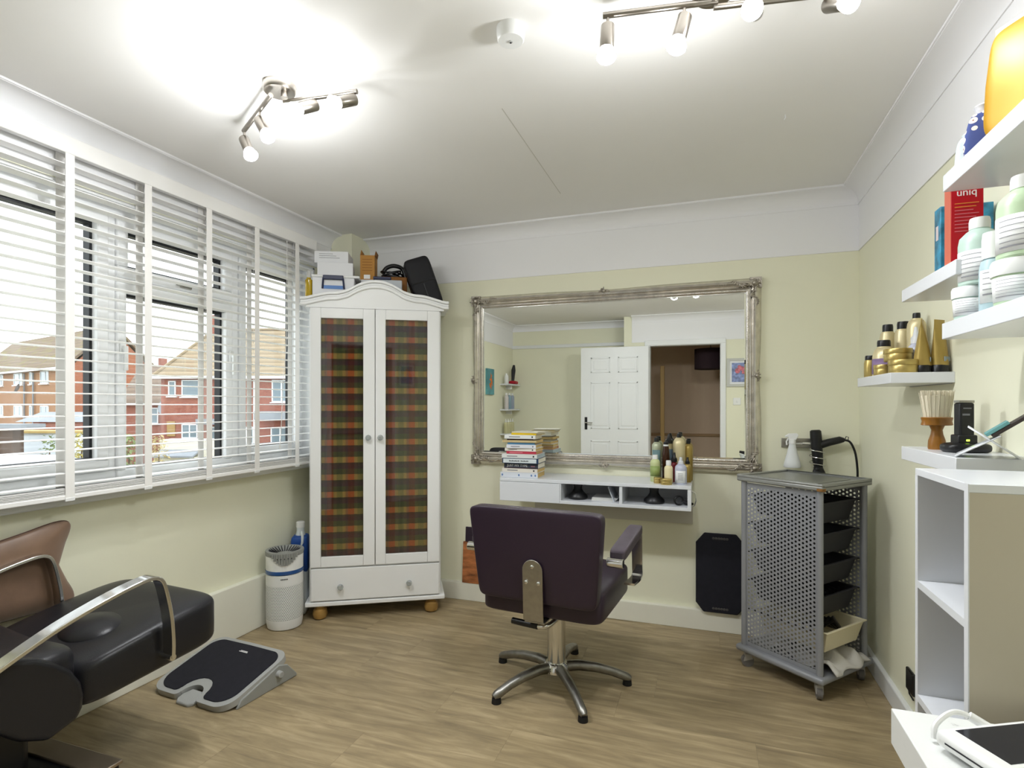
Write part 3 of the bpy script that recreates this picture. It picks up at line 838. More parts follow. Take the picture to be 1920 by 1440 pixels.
def wdoor(x0, x1, px0, px1, kx):
    z0, z1, pz0, pz1 = 0.312, 1.826, 0.372, 1.766
    d = bpy.data.objects.new('door', None); col.objects.link(d); d.parent = wd; d.empty_display_size = 0.05
    boxo('stile', FURN, d, x0, px0, -0.014, 0.006, z0, z1, bevel=0.003); boxo('stile', FURN, d, px1, x1, -0.014, 0.006, z0, z1, bevel=0.003)
    boxo('rail', FURN, d, px0, px1, -0.014, 0.006, z0, pz0, bevel=0.003); boxo('rail', FURN, d, px0, px1, -0.014, 0.006, pz1, z1, bevel=0.003)
    boxo('glass_panel', CABPANE, d, px0, px1, -0.006, -0.003, pz0, pz1)
    nx, nz = 60, 30
    vs_ = []; fs = []
    for j in range(nz + 1):
        for i in range(nx + 1):
            fx = i / nx; x = px0 - 0.005 + (px1 - px0 + 0.01) * fx
            z = pz0 - 0.005 + (pz1 - pz0 + 0.01) * j / nz
            vs_.append((x, 0.010 + 0.003 * math.sin(fx * 34 + 0.4 * math.sin(j * 0.6)), z))
    for j in range(nz):
        for i in range(nx):
            a = j * (nx + 1) + i
            fs.append((a, a + 1, a + nx + 2, a + nx + 1))
    MB().add(vs_, fs).build('curtain', PLAID, d)
    knob(d, kx, 1.065); knob_core(d, kx, 1.065)
wdoor(0.027, 0.3915, 0.086, 0.325, 0.355)
wdoor(0.3945, 0.772, 0.454, 0.700, 0.424)
# shaped cornice
def crown_z(x):
    t = (x - 0.40) / 0.40
    a = abs(t)
    if a < 0.38: return 1.996 - 0.055 * (a / 0.38) ** 2
    if a < 0.62: return 1.941 - 0.022 * math.sin((a - 0.38) / 0.24 * math.pi / 2)
    if a < 0.8: return 1.919 - 0.012 * (1 - math.cos((a - 0.62) / 0.18 * math.pi / 2)) 
    return 1.907 - 0.022 * min(1, ((a - 0.8) / 0.2)) 
N = 48
pts = [(-0.028 + (WW + 0.056) * i / N) for i in range(N + 1)]
bp = [(0.0, 1.828), (WW, 1.828)] + [(x, crown_z(x) - 0.03) for x in reversed(pts[2:-2])]
MB().prism(bp, 'y', -0.008, 0.02).build('pediment', FURN, wd)
for dz, y0, hgt in ((0.0, -0.030, 0.016), (-0.016, -0.018, 0.013), (-0.029, -0.024, 0.018)):
    top = [(x, crown_z(x) + dz) for x in pts]; bot = [(x, crown_z(x) + dz - hgt) for x in reversed(pts)]
    MB().prism(top + bot, 'y', y0, 0.03).build('cornice_moulding', FURN, wd, bevel=0.004)
for xa, xb in ((-0.026, 0.012), (WW - 0.012, WW + 0.026)):
    boxo('side_moulding', FURN, wd, xa, xb, 0.0, WD, 1.84, 1.882, bevel=0.006)
for x in (0.075, WW - 0.075):
    for y in (0.035, WD - 0.05):
        MB().lathe([(0.022, 0), (0.036, 0.008), (0.043, 0.03), (0.038, 0.055), (0.024, 0.066), (0.026, 0.072), (0.026, 0.084)], 24, (x, y, 0)).build('bun_foot', PINE, wd)

# ------------------------------------------------------------------ things on top of the wardrobe (top board at 1.842)
TZ = 1.842
sup = thing('storage_caddy', 'white storage box with navy handle frame under the white cartons', 'box', wl_(0.15, 0.14, TZ), WA)
boxo('body', WHITECARD, sup, -0.12, 0.12, -0.10, 0.10, 0, 0.172, bevel=0.004)
boxo('lid', WHITEPL, sup, -0.125, 0.15, -0.105, 0.105, 0.172, 0.188, bevel=0.006)
MB().tube([(-0.062, -0.103, 0.105), (-0.056, -0.112, 0.165), (-0.05, -0.112, 0.178), (0.05, -0.112, 0.178), (0.056, -0.112, 0.165), (0.062, -0.103, 0.105)], 0.0055, 8).build('handle', mat('navy_plastic', '#232a4a', 0.4), sup)
boxo('handle_grip', MATS['navy_plastic'], sup, -0.058, 0.058, -0.118, -0.103, 0.158, 0.184, bevel=0.004)
boxo('blue_label', mat('sky_blue_label', '#5d86c4', 0.5), sup, -0.055, 0.055, -0.104, -0.100, 0.105, 0.125)
c1 = thing('carton', 'plain white carton lying on the storage caddy', 'box', wl_(0.155, 0.14, TZ + 0.188), WA + R(2))
boxo('box', WHITECARD, c1, -0.102, 0.102, -0.075, 0.11, 0, 0.082, bevel=0.002)
boxo('lid_seam', GREYINK, c1, 0.1015, 0.1025, -0.07, 0.10, 0.060, 0.0612)
c2 = thing('carton', 'printed white carton on top of the carton stack', 'box', wl_(0.135, 0.15, TZ + 0.270), WA - R(4))
boxo('box', WHITECARD, c2, -0.098, 0.10, -0.06, 0.12, 0, 0.072, bevel=0.002)
for k in range(3):
    boxo('print_line', GREYINK, c2, -0.07, 0.05 - 0.02 * k, -0.0606, -0.0598, 0.03 + 0.012 * k, 0.0325 + 0.012 * k)
sb = thing('spray_bottle', 'small bottle of yellow oil with clear cap on the wardrobe corner', 'bottle', wl_(0.008, 0.06, 1.882), WA)
MB().lathe([(0.019, 0), (0.021, 0.004), (0.021, 0.115), (0.012, 0.124), (0.012, 0.13)], 24).build('body', mat('yellow_oil', '#b99a0c', 0.15, coat=0.4), sb)
MB().lathe([(0.0195, 0.0), (0.0215, 0.002), (0.0215, 0.012)], 24, (0, 0, 0.001)).build('amber_base', mat('amber_base', '#b5651a', 0.3), sb)
MB().lathe([(0.013, 0.13), (0.013, 0.165), (0.009, 0.172)], 20).build('cap', mat('clear_cap', '#f1f1ee', 0.15, trans=0.5), sb)
kb = thing('kraft_carton', 'tall brown cardboard carton with open flaps and white sticker', 'box', wl_(0.345, 0.17, TZ), WA + R(-6))
boxo('under_tray', WHITECARD, kb, -0.038, 0.075, -0.06, 0.06, 0, 0.185, bevel=0.003)
boxo('body', CARD, kb, -0.042, 0.045, -0.055, 0.055, 0.185, 0.335, bevel=0.001)
MB().at((0, 0, 0.335)).add([(-0.042, -0.05, 0), (-0.042, 0.05, 0), (-0.036, 0.05, 0.032), (-0.036, -0.05, 0.032)], [(0, 1, 2, 3)]).build('flap', CARD, kb, solid=0.002)
MB().at((0, 0, 0.335)).add([(0.045, -0.05, 0), (0.045, 0.05, 0), (0.052, 0.05, 0.028), (0.052, -0.05, 0.028)], [(0, 1, 2, 3)]).build('flap', CARDDK, kb, solid=0.002)
boxo('sticker', WHITEINK, kb, -0.02, 0.018, -0.0562, -0.0548, 0.19, 0.215)
for k in range(5):
    boxo('print_line', CARDDK, kb, -0.03, 0.03, -0.0557, -0.0548, 0.24 + 0.017 * k, 0.243 + 0.017 * k)
ob = thing('cardboard_box', 'low brown cardboard box holding coiled black leads', 'box', wl_(0.53, 0.17, TZ), WA)
m = MB(); m.box(-0.10, 0.05, -0.07, 0.07, 0, 0.004); m.box(-0.10, -0.096, -0.07, 0.07, 0, 0.205); m.box(0.046, 0.05, -0.07, 0.07, 0, 0.205); m.box(-0.10, 0.05, -0.07, -0.066, 0, 0.205); m.box(-0.10, 0.05, 0.066, 0.07, 0, 0.205)
m.build('body', CARDDK, ob)
ld = thing('cable_coil', 'coiled black electric leads heaped in the low cardboard box', 'cable', wl_(0.50, 0.17, TZ + 0.09), WA)
rr = random.Random(3)
for q in range(3):
    pts = []
    for i in range(70):
        a = i * 0.55 + q; r = 0.055 + 0.02 * math.sin(i * 0.31 + q)
        pts.append((math.cos(a) * r * 0.95 - 0.005 * q, math.sin(a) * r * 0.8, 0.02 + q * 0.045 + 0.05 * i / 70 + 0.008 * math.sin(i * 1.3)))
    MB().tube(pts, 0.0055, 6).build('lead', BLKPL, ld)
MB().tube(curve_pts([(-0.07, 0, 0.15), (-0.045, 0, 0.185), (0.0, 0, 0.2), (0.05, 0.01, 0.185), (0.07, 0.01, 0.13)]), 0.013, 10).build('hair_dryer_hose', BLKPL, ld)
gb = thing('storage_tub', 'small grey plastic tub with navy lid behind the wardrobe crown', 'box', wl_(0.44, 0.055, TZ), WA)
boxo('body', mat('frosted_grey', '#b7bcc2', 0.4), gb, -0.055, 0.11, -0.03, 0.03, 0, 0.17, bevel=0.006)
boxo('lid', MATS['navy_plastic'], gb, -0.06, 0.045, -0.034, 0.034, 0.17, 0.187, bevel=0.004)
bg = thing('vanity_case', 'black zipped vanity case leaning on the wardrobe top', 'bag', wl_(0.735, 0.125, 1.846), WA)
bg.rotation_euler = (0, R(-19), WA)
MB().pillow((0, 0, 0.17), (0.165, 0.17, 0.33), 0.28, 32, 20).build('body', BLKFAB, bg)
boxo('zip_band', BLKPL, bg, -0.083, -0.073, -0.06, 0.06, 0.03, 0.31, bevel=0.003)
MB().tube([(-0.07, -0.0862, 0.175), (0.07, -0.0862, 0.175)], 0.0022, 6).build('seam', BLKPL, bg)
MB().tube([(0.0, -0.0862, 0.06), (0.0, -0.087, 0.165)], 0.004, 6).build('pocket_zip', BLKPL, bg)

# ------------------------------------------------------------------ purifier and jug
pf = thing('air_purifier', 'white cylindrical air purifier with grey top and blue ring beside the wardrobe', 'air purifier', (-2.272, 2.57, 0), R(41))
def dots():
    m_ = bpy.data.materials.new('perforated_white_plastic'); m_.use_nodes = True
    nt = m_.node_tree; p = nt.nodes['Principled BSDF']; p.inputs['Roughness'].default_value = 0.4
    tc = nt.nodes.new('ShaderNodeTexCoord'); sp = nt.nodes.new('ShaderNodeSeparateXYZ'); nt.links.new(tc.outputs['Object'], sp.inputs[0])
    def mth(op, a, b=None):
        n = nt.nodes.new('ShaderNodeMath'); n.operation = op
        for i, q in enumerate((a, b)):
            if q is None: continue
            if isinstance(q, (int, float)): n.inputs[i].default_value = q
            else: nt.links.new(q, n.inputs[i])
        return n.outputs[0]
    ang = mth('MULTIPLY', mth('ARCTAN2', sp.outputs[1], sp.outputs[0]), 0.1)
    s = 0.0095
    v = mth('DIVIDE', sp.outputs[2], s * 0.866)
    row = mth('FLOOR', v)
    u = mth('ADD', mth('DIVIDE', ang, s), mth('MULTIPLY', mth('MODULO', row, 2.0), 0.5))
    du = mth('SUBTRACT', mth('FRACT', u), 0.5); dv = mth('SUBTRACT', mth('FRACT', v), 0.5)
    d = mth('SQRT', mth('ADD', mth('MULTIPLY', du, du), mth('MULTIPLY', dv, dv)))
    hole = mth('LESS_THAN', d, 0.27)
    mx = nt.nodes.new('ShaderNodeMix'); mx.data_type = 'RGBA'; mx.inputs[6].default_value = rgb('#eef0ee'); mx.inputs[7].default_value = rgb('#50545a')
    nt.links.new(hole, mx.inputs[0]); nt.links.new(mx.outputs[2], p.inputs['Base Color'])
    return m_
PERF = dots()
MB().lathe([(0.084, 0), (0.092, 0.006), (0.097, 0.03), (0.099, 0.06)], 40).build('base', WHITEPL, pf)
MB().lathe([(0.099, 0.06), (0.1, 0.12), (0.1, 0.25)], 40).build('perforated_shell', PERF, pf)
MB().lathe([(0.1, 0.25), (0.1, 0.31)], 40).build('upper_shell', WHITEPL, pf)
MB().lathe([(0.1, 0.312), (0.103, 0.314), (0.103, 0.33), (0.1, 0.332)], 40).build('blue_ring', mat('clear_blue_plastic', '#1f4f8e', 0.15, coat=0.5), pf)
MB().lathe([(0.1, 0.333), (0.1, 0.36), (0.101, 0.425), (0.098, 0.432), (0.088, 0.43), (0.07, 0.395)], 40).build('top_shell', WHITEPL, pf)
MB().lathe([(0.099, 0.40), (0.104, 0.43), (0.102, 0.437), (0.086, 0.437), (0.05, 0.405)], 40).build('grey_collar', GREYPL2, pf)
for k in range(28):
    a = 2 * math.pi * k / 28
    MB().tube([(0.045 * math.cos(a), 0.045 * math.sin(a), 0.414), (0.086 * math.cos(a), 0.086 * math.sin(a), 0.436)], 0.0025, 5).build('grille_fin', DKPL, pf)
MB().lathe([(0.05, 0.40), (0.05, 0.412), (0.03, 0.416)], 24).build('grille_hub', GREYPL, pf)
sgp = MB()
for i in range(13):
    a = R(-90 + (i - 6) * 7.5); dz = 0.062 * math.cos((i - 6) / 6 * 1.45)
    sgp.at((0, 0, 0)).cyl((0.1012 * math.cos(a), 0.1012 * math.sin(a), 0.428 - dz), (0.1012 * math.cos(a), 0.1012 * math.sin(a), 0.43), 0.0068, n=6)
sgp.build('control_panel', GREYPL2, pf)
for k in range(5):
    a = R(-90 + (k - 2) * 10)
    MB().ball((0.1085 * math.cos(a), 0.1085 * math.sin(a), 0.405), 0.003, 8, 6).build('button', DKPL, pf)
for k in range(6): boxo('lettering', INK, pf, -0.02 + 0.0065 * k, -0.0155 + 0.0065 * k, -0.1012, -0.0990, 0.287, 0.293)
jg = thing('detergent_jug', 'white plastic jug with blue label behind the air purifier', 'jug', (-2.315, 2.752, 0), WA)
MB().pillow((0, 0, 0.21), (0.095, 0.11, 0.42), 0.35).build('body', mat('translucent_white_plastic', '#dfe6e8', 0.4), jg)
MB().pillow((0, 0, 0.36), (0.099, 0.114, 0.23), 0.3).build('label', BLUE, jg)
MB().lathe([(0.036, 0.40), (0.03, 0.47), (0.022, 0.50), (0.022, 0.53)], 20).build('neck', MATS['translucent_white_plastic'], jg)
MB().tube([(0.012, -0.03, 0.50), (0.02, -0.05, 0.475), (0.02, -0.055, 0.44), (0.01, -0.045, 0.41)], 0.008, 8).build('handle', MATS['translucent_white_plastic'], jg)
MB().lathe([(0.025, 0.52), (0.025, 0.55), (0.02, 0.555)], 20).build('cap', WHITEPL, jg)
# ================================================================== MIRROR
mx0, mx1, mz0, mz1 = -1.424, 0.287, 0.880, 1.955
mr = thing('wall_mirror', 'large landscape mirror in an ornate antique silver frame above the console', 'mirror', ((mx0 + mx1) / 2, YB, mz0))
hw_, hh_ = (mx1 - mx0) / 2, (mz1 - mz0)
# (inward distance, height off the wall)
PROF = [(0.0, 0.0), (0.002, 0.012), (0.010, 0.02), (0.016, 0.034), (0.024, 0.044), (0.034, 0.047), (0.040, 0.042), (0.043, 0.033), (0.048, 0.03), (0.052, 0.033), (0.057, 0.036), (0.061, 0.033), (0.064, 0.028), (0.068, 0.029), (0.073, 0.029), (0.078, 0.026), (0.08, 0.016), (0.08, 0.0)]
def corner(cx, cz, sx, sz, d):
    return (cx + sx * d, cz + sz * d)
sides = [((-hw_, 0, 1, 1), (hw_, 0, -1, 1)), ((hw_, 0, -1, 1), (hw_, hh_, -1, -1)), ((hw_, hh_, -1, -1), (-hw_, hh_, 1, -1)), ((-hw_, hh_, 1, -1), (-hw_, 0, 1, 1))]
for (a, b) in sides:
    vs_ = []; n = len(PROF)
    steps = 28
    for i in range(steps + 1):
        f = i / steps
        for (d, h) in PROF:
            pa = corner(*a, d); pb = corner(*b, d)
            bow = 0.010 * math.sin(math.pi * f) ** 2 * max(0, 1 - d / 0.03)   # outer edge dips gently between the ornaments
            x = pa[0] + (pb[0] - pa[0]) * f; z = pa[1] + (pb[1] - pa[1]) * f
            if abs(a[0] - b[0]) > 0.1: z += bow * (1 if a[3] > 0 else -1) * (0.6 + 0.4 * math.cos(f * 12.56))
            else: x += bow * (1 if a[2] > 0 else -1) * (0.6 + 0.4 * math.cos(f * 12.56))
            vs_.append((x, -h, z))
    fs = [(i * n + k, i * n + (k + 1) % n, (i + 1) * n + (k + 1) % n, (i + 1) * n + k) for i in range(steps) for k in range(n)]
    side = MB().add(vs_, fs).build('frame_side', FRAMEM, mr, angle=50)
    # bead moulding along the inner lip
    m = MB()
    A = corner(*a, 0.0705); B = corner(*b, 0.0705)
    Lb = math.hypot(B[0] - A[0], B[1] - A[1]); nb = int(Lb / 0.0085)
    for i in range(nb):
        f = (i + 0.5) / nb
        m.ball((A[0] + (B[0] - A[0]) * f, -0.0295, A[1] + (B[1] - A[1]) * f), 0.0034, 5, 4)
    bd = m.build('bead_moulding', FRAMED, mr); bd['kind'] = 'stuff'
rr = random.Random(11)
def ornament(x, z, s, spread, dirx=0, dirz=0, big=True):
    m = MB()
    if big: m.ball((x, -0.045, z), 0.017 * s, 14, 10)
    for i in range(26 if big else 12):
        a = rr.uniform(0, 6.28); q = rr.uniform(0.3, 1) * spread
        px, pz = x + math.cos(a) * q * (1 + abs(dirx)), z + math.sin(a) * q * (1 + abs(dirz))
        m.at((px, -0.034 - 0.012 * rr.random(), pz), (rr.uniform(-0.6, 0.6), rr.uniform(0, 3.1), rr.uniform(-0.6, 0.6)))
        m.ball((0, 0, 0), 0.012 * s, 8, 6, (1.5, 0.5, 0.45))
        m.at()
    return m
for (cx, cz, sx, sz) in ((-hw_, 0, 1, 1), (hw_, 0, -1, 1), (hw_, hh_, -1, -1), (-hw_, hh_, 1, -1)):
    m = ornament(cx + sx * 0.036, cz + sz * 0.036, 0.95, 0.026)
    m.box(min(cx, cx + sx * 0.06) , max(cx, cx + sx * 0.06), -0.03, -0.002, min(cz, cz + sz * 0.06), max(cz, cz + sz * 0.06))
    for i in range(16):      # leaf scrolls trailing along both sides
        f = i / 15
        for (ax, az) in ((1, 0), (0, 1)):
            w = 0.02 * math.sin(f * 9) * (1 - f)
            px = cx + sx * (0.03 + ax * (0.04 + 0.16 * f) + az * (w + 0.002)); pz = cz + sz * (0.03 + az * (0.04 + 0.13 * f) + ax * (w + 0.002))
            m.at((px, -0.044, pz), (0, f * 5 + (1.57 if az else 0), 0)); m.ball((0, 0, 0), 0.0105 * (1.05 - f * 0.6), 8, 6, (1.6, 0.45, 0.5)); m.at()
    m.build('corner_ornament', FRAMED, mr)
for (x, z) in ((0, 0.024), (0, hh_ - 0.024), (-hw_ + 0.024, hh_ / 2), (hw_ - 0.024, hh_ / 2)):
    m = ornament(x, z, 0.7, 0.015, 0.8 if x == 0 else 0, 0 if x == 0 else 0.8)
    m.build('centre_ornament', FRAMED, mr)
g0, g1, gz0, gz1 = -hw_ + 0.079, hw_ - 0.079, 0.079, hh_ - 0.079
gl = boxo('glass', MIRROR, mr, g0, g1, -0.02, -0.012, gz0, gz1)
m = MB(); bw = 0.008
for q in (((g0, gz0), (g1, gz0), (g1 - bw, gz0 + bw), (g0 + bw, gz0 + bw)), ((g1, gz0), (g1, gz1), (g1 - bw, gz1 - bw), (g1 - bw, gz0 + bw)), ((g1, gz1), (g0, gz1), (g0 + bw, gz1 - bw), (g1 - bw, gz1 - bw)), ((g0, gz1), (g0, gz0), (g0 + bw, gz0 + bw), (g0 + bw, gz1 - bw))):
    m.add([(q[0][0], -0.0202, q[0][1]), (q[1][0], -0.0202, q[1][1]), (q[2][0], -0.0222, q[2][1]), (q[3][0], -0.0222, q[3][1])], [(0, 1, 2, 3)])
m.box(g0 + bw, g1 - bw, -0.0222, -0.019, gz0 + bw, gz1 - bw)
m.build('bevelled_glass', MIRROR, gl, smooth=False)

# ================================================================== CONSOLE SHELF
cs = thing('console_shelf', 'white floating console with one drawer and two open cubbies under the mirror', 'console', (-0.596, 3.31, 0.71))
c0, c1, cf = -0.525, 0.525, -0.31
boxo('top', LAMIN, cs, c0, c1, cf, 0, 0.112, 0.13, bevel=0.0015)
boxo('bottom', LAMIN, cs, c0, c1, cf + 0.002, 0, 0, 0.018, bevel=0.0015)
boxo('side_panel', LAMIN, cs, c1 - 0.018, c1, cf + 0.002, 0, 0.018, 0.112)
boxo('side_panel', LAMIN, cs, c0, c0 + 0.018, cf + 0.02, 0, 0.018, 0.112)
for x in (-0.172, 0.165):
    boxo('divider', LAMIN, cs, x - 0.008, x + 0.008, cf + 0.004, 0, 0.018, 0.112)
boxo('back', LAMIN, cs, c0 + 0.018, c1 - 0.018, -0.01, 0, 0.018, 0.112)
dr = boxo('drawer', LAMIN, cs, c0, -0.171, cf - 0.001, cf + 0.02, 0.001, 0.110, bevel=0.0015)
boxo('wall_strip', mat('grey_white_strip', '#cfcdc2', 0.6), cs, c0 + 0.12, c1 + 0.002, -0.008, 0.0, -0.125, 0.0)  # thin grey-white strip on the wall below the console
MB().tube([(0.527, -0.27, 0.10), (0.545, -0.27, 0.09), (0.548, -0.27, 0.05), (0.54, -0.27, 0.025), (0.527, -0.27, 0.02)], 0.003, 8).build('hook', CHROME, cs)
CT = 0.84
def diffuser(label, x, y, s=1.0):
    o = thing('dryer_diffuser', label, 'hair tool', (x, y, 0.728))
    MB().lathe([(0.05 * s, 0), (0.056 * s, 0.008), (0.054 * s, 0.02), (0.035 * s, 0.038), (0.024 * s, 0.055), (0.022 * s, 0.075)], 28).build('cup', BLKPL, o)
    MB().lathe([(0.0245 * s, 0.072), (0.026 * s, 0.078), (0.026 * s, 0.084)], 24).build('collar', DKPL, o)
    m = MB()
    for k in range(9):
        a = 2 * math.pi * k / 9; m.cyl((0.035 * math.cos(a), 0.035 * math.sin(a), 0.0), (0.035 * math.cos(a), 0.035 * math.sin(a), 0.006), 0.004, n=6)
    m.build('prongs', BLKPL, o)
diffuser('black funnel diffuser in the left cubby beside papers', -0.685, 3.10)
diffuser('black funnel diffuser in the right cubby', -0.265, 3.10)
o = thing('dryer_nozzle', 'black ring nozzle lying at the right end of the right cubby', 'hair tool', (-0.135, 3.06, 0.728), R(20))
MB().tube([(0.022 * math.cos(k * 0.42), 0.0, 0.026 + 0.022 * math.sin(k * 0.42)) for k in range(15)], 0.005, 8, closed=True).build('ring', BLKPL, o)
MB().tube([(0.02, 0, 0.02), (0.05, -0.002, 0.012), (0.075, -0.004, 0.008)], [0.009, 0.011, 0.006], 8).build('spout', BLKPL, o)
for k in range(4):
    o = tag(boxo('leaflet', mat('white_paper', '#dfdfdc', 0.8), None, -0.60, -0.47 + 0.004 * k, 3.06 + 0.006 * k, 3.22, 0.7285 + 0.004 * k, 0.7320 + 0.004 * k), ['white leaflet at the bottom of the paper stack in the left cubby', 'white leaflet second from the bottom in the cubby stack', 'white leaflet third from the bottom in the cubby stack', 'white leaflet on top of the paper stack in the left cubby'][k], 'leaflet', 'leaflets in the cubby')
o = tag(MB().at((-0.475, 3.12, 0.730), (0, R(-22), 0)).box(0.0, 0.004, -0.08, 0.08, 0, 0.085).build('file_folder', mat('pale_folder', '#cfd4da', 0.4), None), 'pale plastic folder leaning against the cubby divider', 'folder')

# ------------------------------------------------------------------ pile of books on the console
spec = [  # width, thickness, depth, colour, paper, x shift, rotation, label, title, title colour
 (0.225, 0.030, 0.16, '#d9dde4', 'aged', -0.018, 1, 'white and blue sprigged book at the bottom of the pile', None, None),
 (0.215, 0.022, 0.155, '#e9e4da', 'aged', -0.012, -1, 'cream book second from the bottom of the pile', None, None),
 (0.205, 0.030, 0.15, '#3b4250', 'w', -0.006, 0, 'dark slate book titled in big white capitals', 'JUST MY TYPE', 'w'),
 (0.215, 0.029, 0.185, '#2c4361', 'w', -0.008, 2, 'navy edged book with a pale spine and dark title', 'x', 'k'),
 (0.212, 0.023, 0.185, '#dfe2e0', 'b', -0.012, 1, 'pale grey book with a small spine emblem above the navy one', None, None),
 (0.180, 0.015, 0.14, '#b8384b', 'aged', -0.006, 0, 'thin red book in the middle of the pile', None, None),
 (0.190, 0.018, 0.14, '#ebe7dd', 'aged', -0.010, -2, 'thin cream book lying on the red one', None, None),
 (0.175, 0.020, 0.16, '#e4e6ec', 'aged', -0.008, 3, 'white book with brown board edges below the blue one', None, None),
 (0.165, 0.011, 0.14, '#4f7fa0', 'aged', -0.008, 1, 'thin blue book in the upper pile', None, None),
 (0.205, 0.013, 0.15, '#cdb98a', 'aged', -0.016, 0, 'tan book with faded spine above the blue one', None, None),
 (0.160, 0.008, 0.14, '#3a2426', 'w', -0.012, -1, 'very thin dark maroon book near the top of the pile', None, None),
 (0.185, 0.022, 0.16, '#e9ece9', 'w', -0.014, 2, 'white book third from the top under the yellow one', None, None),
 (0.155, 0.011, 0.15, '#e3c022', 'w', 0.016, -4, 'yellow paperback second from the top of the pile', None, None),
 (0.165, 0.007, 0.15, '#d8d4c0', 'w', 0.026, -8, 'glossy pale booklet on top of the pile', None, None)]
z = CT + 0.0005
for i, (w, t, dp, colr, pp_, xs, rot, lab, title, tc_) in enumerate(spec):
    b = thing('book', lab, 'book', (-0.998 + xs, 3.11, z), R(rot), 'books piled on the console')
    cm = mat('book_cover_%d' % i, colr, 0.45)
    pm = {'aged': PAPERY, 'w': PAPER, 'b': mat('bluish_page_edge', '#b9c9cf', 0.7)}[pp_]
    c = 0.0016
    boxo('back_cover', cm, b, -w / 2, w / 2, -dp / 2, dp / 2, 0, c)
    boxo('front_cover', cm, b, -w / 2, w / 2, -dp / 2, dp / 2, t - c, t)
    boxo('spine', cm, b, -w / 2, w / 2, -dp / 2 - 0.002, -dp / 2 + 0.001, 0, t, bevel=0.001)
    boxo('pages', pm, b, -w / 2 + 0.003, w / 2 - 0.003, -dp / 2 + 0.001, dp / 2 - 0.004, c, t - c)
    yf = -dp / 2 - 0.0026
    if title == 'JUST MY TYPE':
        words('title', title, 0.0185, WHITEINK, b, (-0.022, yf, t / 2 + 0.001), sx=1.08)
        boxo('author_line', mat('rose_ink', '#9a6a72', 0.7), b, 0.06, 0.085, yf, yf + 0.001, t / 2 - 0.004, t / 2 + 0.002)
        boxo('foot_band', mat('maroon_band', '#40262b', 0.5), b, -w / 2, w / 2, yf + 0.0002, yf + 0.001, 0.0008, 0.005)
    elif title == 'x':
        boxo('spine_label', mat('pale_spine_label', '#dbe4e6', 0.5), b, -w / 2 + 0.006, w / 2 - 0.012, yf, yf + 0.001, 0.003, t - 0.003)
        for q in list(range(0, 11)) + list(range(12, 20)):
            boxo('title_mark', INK, b, -0.066 + 0.0058 * q, -0.0618 + 0.0058 * q, yf - 0.0006, yf + 0.0004, t / 2 - 0.0035, t / 2 + 0.0035 - 0.001 * (q % 3))
    elif i in (1, 4, 6, 7, 11):
        boxo('title_line', GREYINK, b, -w * 0.35, -w * 0.1 + 0.01 * (i % 3), yf, yf + 0.001, t * 0.4, t * 0.62)
        boxo('publisher_mark', INK if i != 7 else GREYINK, b, w * 0.38, w * 0.42, yf, yf + 0.001, t * 0.3, t * 0.72)
    elif i == 5:
        boxo('title_line', mat('pink_ink', '#d98a92', 0.7), b, -w * 0.4, w * 0.05, yf, yf + 0.001, t * 0.35, t * 0.65)
    elif i == 0:
        for q in (-0.1, 0.0, 0.075, 0.098):
            MB().at((q, yf + 0.0004, t * 0.5)).ball((0, 0, 0), 0.005, 8, 6, (1, 0.15, 1.3)).build('sprig', mat('blue_sprig', '#5f7fae', 0.6), b)
    z += t + 0.0004

# ------------------------------------------------------------------ bottles
def bottle(name, label, loc, h, r, bm, cm, cap_h, cap_r, neck=0.55, sh=0.16, lab=None, group=None, cat='bottle', tip=0.0, sq=1.0, cap_taper=0.92, rot=0.0):
    """body with shoulder and neck, cap, optional label band (colour, low, high, half angle)"""
    o = thing(name, label, cat, loc, rot, group)
    hb = h - cap_h
    MB().lathe([(r * 0.92, 0), (r, 0.004), (r, hb * (1 - sh) - 0.004), (r * 0.93, hb * (1 - sh * 0.6)), (r * (neck + 0.16), hb * (1 - sh * 0.2)), (r * neck, hb - 0.002), (r * neck, hb + 0.002)], 28, sy=sq).build('body', bm, o)
    prof = [(cap_r, hb), (cap_r, hb + cap_h * 0.7), (cap_r * cap_taper, hb + cap_h)]
    if tip:
        prof = [(cap_r, hb), (cap_r, hb + cap_h * 0.35), (cap_r * 0.6, hb + cap_h * 0.5), (tip, hb + cap_h)]
    MB().lathe(prof, 24).build('cap', cm, o)
    if lab:
        cl, z0, z1, ha = lab
        n = 18; vs_ = []; fs = []
        for i in range(n + 1):
            a = R(-90) + R(ha) * (2 * i / n - 1)
            for zq in (z0, z1): vs_.append((math.cos(a) * (r + 0.0006), math.sin(a) * (r * sq + 0.0006), zq * hb))
        fs = [(2 * i, 2 * i + 2, 2 * i + 3, 2 * i + 1) for i in range(n)]
        lo = MB().add(vs_, fs).build('label', cl, o, solid=0.0006)
        return o, lo
    return o, None
WLAB = mat('white_paper_label', '#eef0f0', 0.6)
TEAL = mat('teal_grey_print', '#6f8c90', 0.5)
SLATE = mat('slate_print', '#5d6f7c', 0.5)
GLASSG = mat('pale_green_plastic', '#c6cf9a', 0.35)
bottle('shampoo_bottle', 'pale green bottle with white cap at the left of the bottle group', (-0.262, 3.135, CT), 0.145, 0.027, GLASSG, WHITEPL, 0.022, 0.015, lab=(mat('green_print', '#93a561', 0.5), 0.25, 0.7, 70))
bottle('dropper_bottle', 'dark brown bottle with white neck label among the bottles', (-0.208, 3.175, CT), 0.215, 0.021, mat('amber_brown_glass', '#3a1d0d', 0.12), BLKPL, 0.014, 0.013, neck=0.6, sh=0.42, lab=None)
wl2 = MB().lathe([(0.0142, 0), (0.0142, 0.036)], 20, (-0.208, 3.175, CT + 0.165)); 
